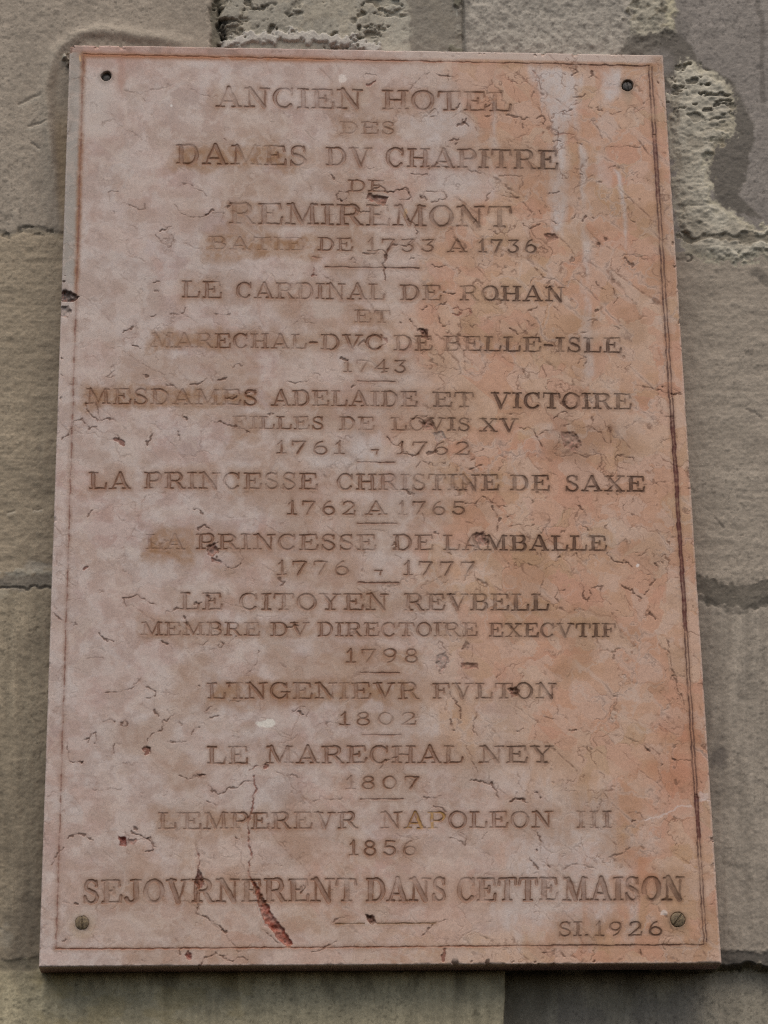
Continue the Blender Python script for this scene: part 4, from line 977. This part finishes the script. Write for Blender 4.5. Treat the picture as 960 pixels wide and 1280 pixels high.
    for k_ in ks:
        co.append(np.stack([px, -ph + (T - 0.0015 + ph) * k_, pz], 1))
        t_ = min(k_ * 2, 1)
        cl.append(pc * (1 - t_) + t_ * lin((150, 118, 112)) * np.exp(.12 * rng)[:, None])
    co, cl = np.concatenate(co), np.concatenate(cl)
    fa = []
    i0 = np.arange(n); i1 = (i0 + 1) % n
    for k_ in range(len(ks) - 1):
        fa.append(np.stack([i1 + k_ * n, i0 + k_ * n, i0 + (k_ + 1) * n, i1 + (k_ + 1) * n], 1))
    fa = np.concatenate(fa)
    fa = fa[:, ::-1] if False else fa

    root = link('marble_plaque', None, None)
    root.location = (0, T, Z0 - H / 2)
    bpy.context.view_layer.update()
    root['label'] = 'tall pink and orange marble plaque engraved with French names and dates on the wall'
    root['category'] = 'plaque'
    meshes = emit_faces(S, 0.0, range(0, nid + 1), {0: (co, fa, cl)})
    link('slab', meshes[0], M_MARBLE, root)
    holders = {}
    for i, name, li, lb in ids:
        if i not in meshes:
            continue
        par = root
        if li >= 0:
            if li not in holders:
                ln = link('inscription_line', None, None, root)
                holders[li] = ln
            par = holders[li]
        o = link(name, meshes[i], M_MARBLE, par)
        if lb:
            o['label'] = lb
    return root


# ================================================================== FIXINGS
def metal(name, c0, c1, rough, metallic):
    m = bpy.data.materials.new(name)
    m.use_nodes = True
    nt = m.node_tree
    bs = nt.nodes['Principled BSDF']
    tc = nt.nodes.new('ShaderNodeTexCoord')
    nz = nt.nodes.new('ShaderNodeTexNoise'); nz.inputs['Scale'].default_value = 420; nz.inputs['Detail'].default_value = 5
    rp = nt.nodes.new('ShaderNodeValToRGB')
    rp.color_ramp.elements[0].position, rp.color_ramp.elements[1].position = .35, .68
    rp.color_ramp.elements[0].color = (*lin(c0), 1); rp.color_ramp.elements[1].color = (*lin(c1), 1)
    bp = nt.nodes.new('ShaderNodeBump'); bp.inputs['Strength'].default_value = .5; bp.inputs['Distance'].default_value = .0004
    nt.links.new(tc.outputs['Object'], nz.inputs['Vector']); nt.links.new(nz.outputs['Fac'], rp.inputs['Fac'])
    nt.links.new(rp.outputs['Color'], bs.inputs['Base Color']); nt.links.new(nz.outputs['Fac'], bp.inputs['Height']); nt.links.new(bp.outputs['Normal'], bs.inputs['Normal'])
    bs.inputs['Roughness'].default_value = rough
    bs.inputs['Metallic'].default_value = metallic
    return m


M_BRASS = metal('tarnished_brass', (82, 66, 46), (132, 112, 82), .65, .25)
M_IRON = metal('dark_iron', (44, 40, 36), (84, 78, 70), .6, .3)


def screw_mesh(rad, dome, slot_w, slot_d, ang, rings=14, seg=64):
    """a domed screw head with a slot cut across it; faces -Y"""
    co, faces = [], []
    ca, sa = math.cos(ang), math.sin(ang)
    n = 72
    g = np.linspace(-1, 1, n)
    # concentric mapping of a square grid onto the disc keeps the slot's edges crisp
    U, V = np.meshgrid(g, g)
    X = U * np.sqrt(1 - V * V / 2) * rad; Y = V * np.sqrt(1 - U * U / 2) * rad
    r = np.hypot(X, Y) / rad
    hh = dome * np.sqrt(np.clip(1 - 0.82 * r * r, 0, 1))
    if slot_w > 0:
        d = np.abs(-X * sa + Y * ca)
        hh = hh - slot_d * sstep(slot_w * .5 + rad * .03, slot_w * .5 - rad * .03, d)
    edge = np.maximum(np.abs(U), np.abs(V)) > .999
    hh = np.where(edge, -0.0035, hh)
    me = bpy.data.meshes.new('screw_head')
    idx = np.arange(n * n).reshape(n, n)
    fa = np.stack([idx[:-1, :-1], idx[:-1, 1:], idx[1:, 1:], idx[1:, :-1]], -1).reshape(-1, 4)
    me.from_pydata([(float(a), float(-b), float(c_)) for a, b, c_ in zip(X.ravel(), hh.ravel(), Y.ravel())], [], fa.tolist())
    for p in me.polygons:
        p.use_smooth = True
    me.update()
    return me


def fixing(name, px, py, y, me, mat, root, label):
    x, z = inv(HPI, px, py)
    o = bpy.data.objects.new(name, me)
    COL.objects.link(o)
    me.materials.append(mat)
    o.parent = root
    o.location = Vector((float(x), y, float(z) + Z0)) - root.location
    o['label'] = label
    return o


wall = build_wall()
plaque = build_plaque()
U = 0.00089
fixing('screw', 102.6, 1153.5, 0.0002, screw_mesh(7.7 * U, .0018, .0015, .0013, math.radians(95)), M_BRASS, plaque, 'slotted tarnished brass screw with an upright slot')
fixing('screw', 847.3, 1149.6, 0.0004, screw_mesh(8.3 * U, .0020, .0016, .0015, math.radians(52)), M_BRASS, plaque, 'slotted tarnished brass screw with a slanting slot')
fixing('bolt', 132.8, 95.4, 0.0052, screw_mesh(5.6 * U, .0024, 0, 0, 0), M_IRON, plaque, 'small dark bolt sunk in its hole')
fixing('bolt', 784.6, 106.6, 0.0034, screw_mesh(6.7 * U, .0024, .0012, .0008, math.radians(100)), M_IRON, plaque, 'larger dark round-headed bolt sunk in its hole')
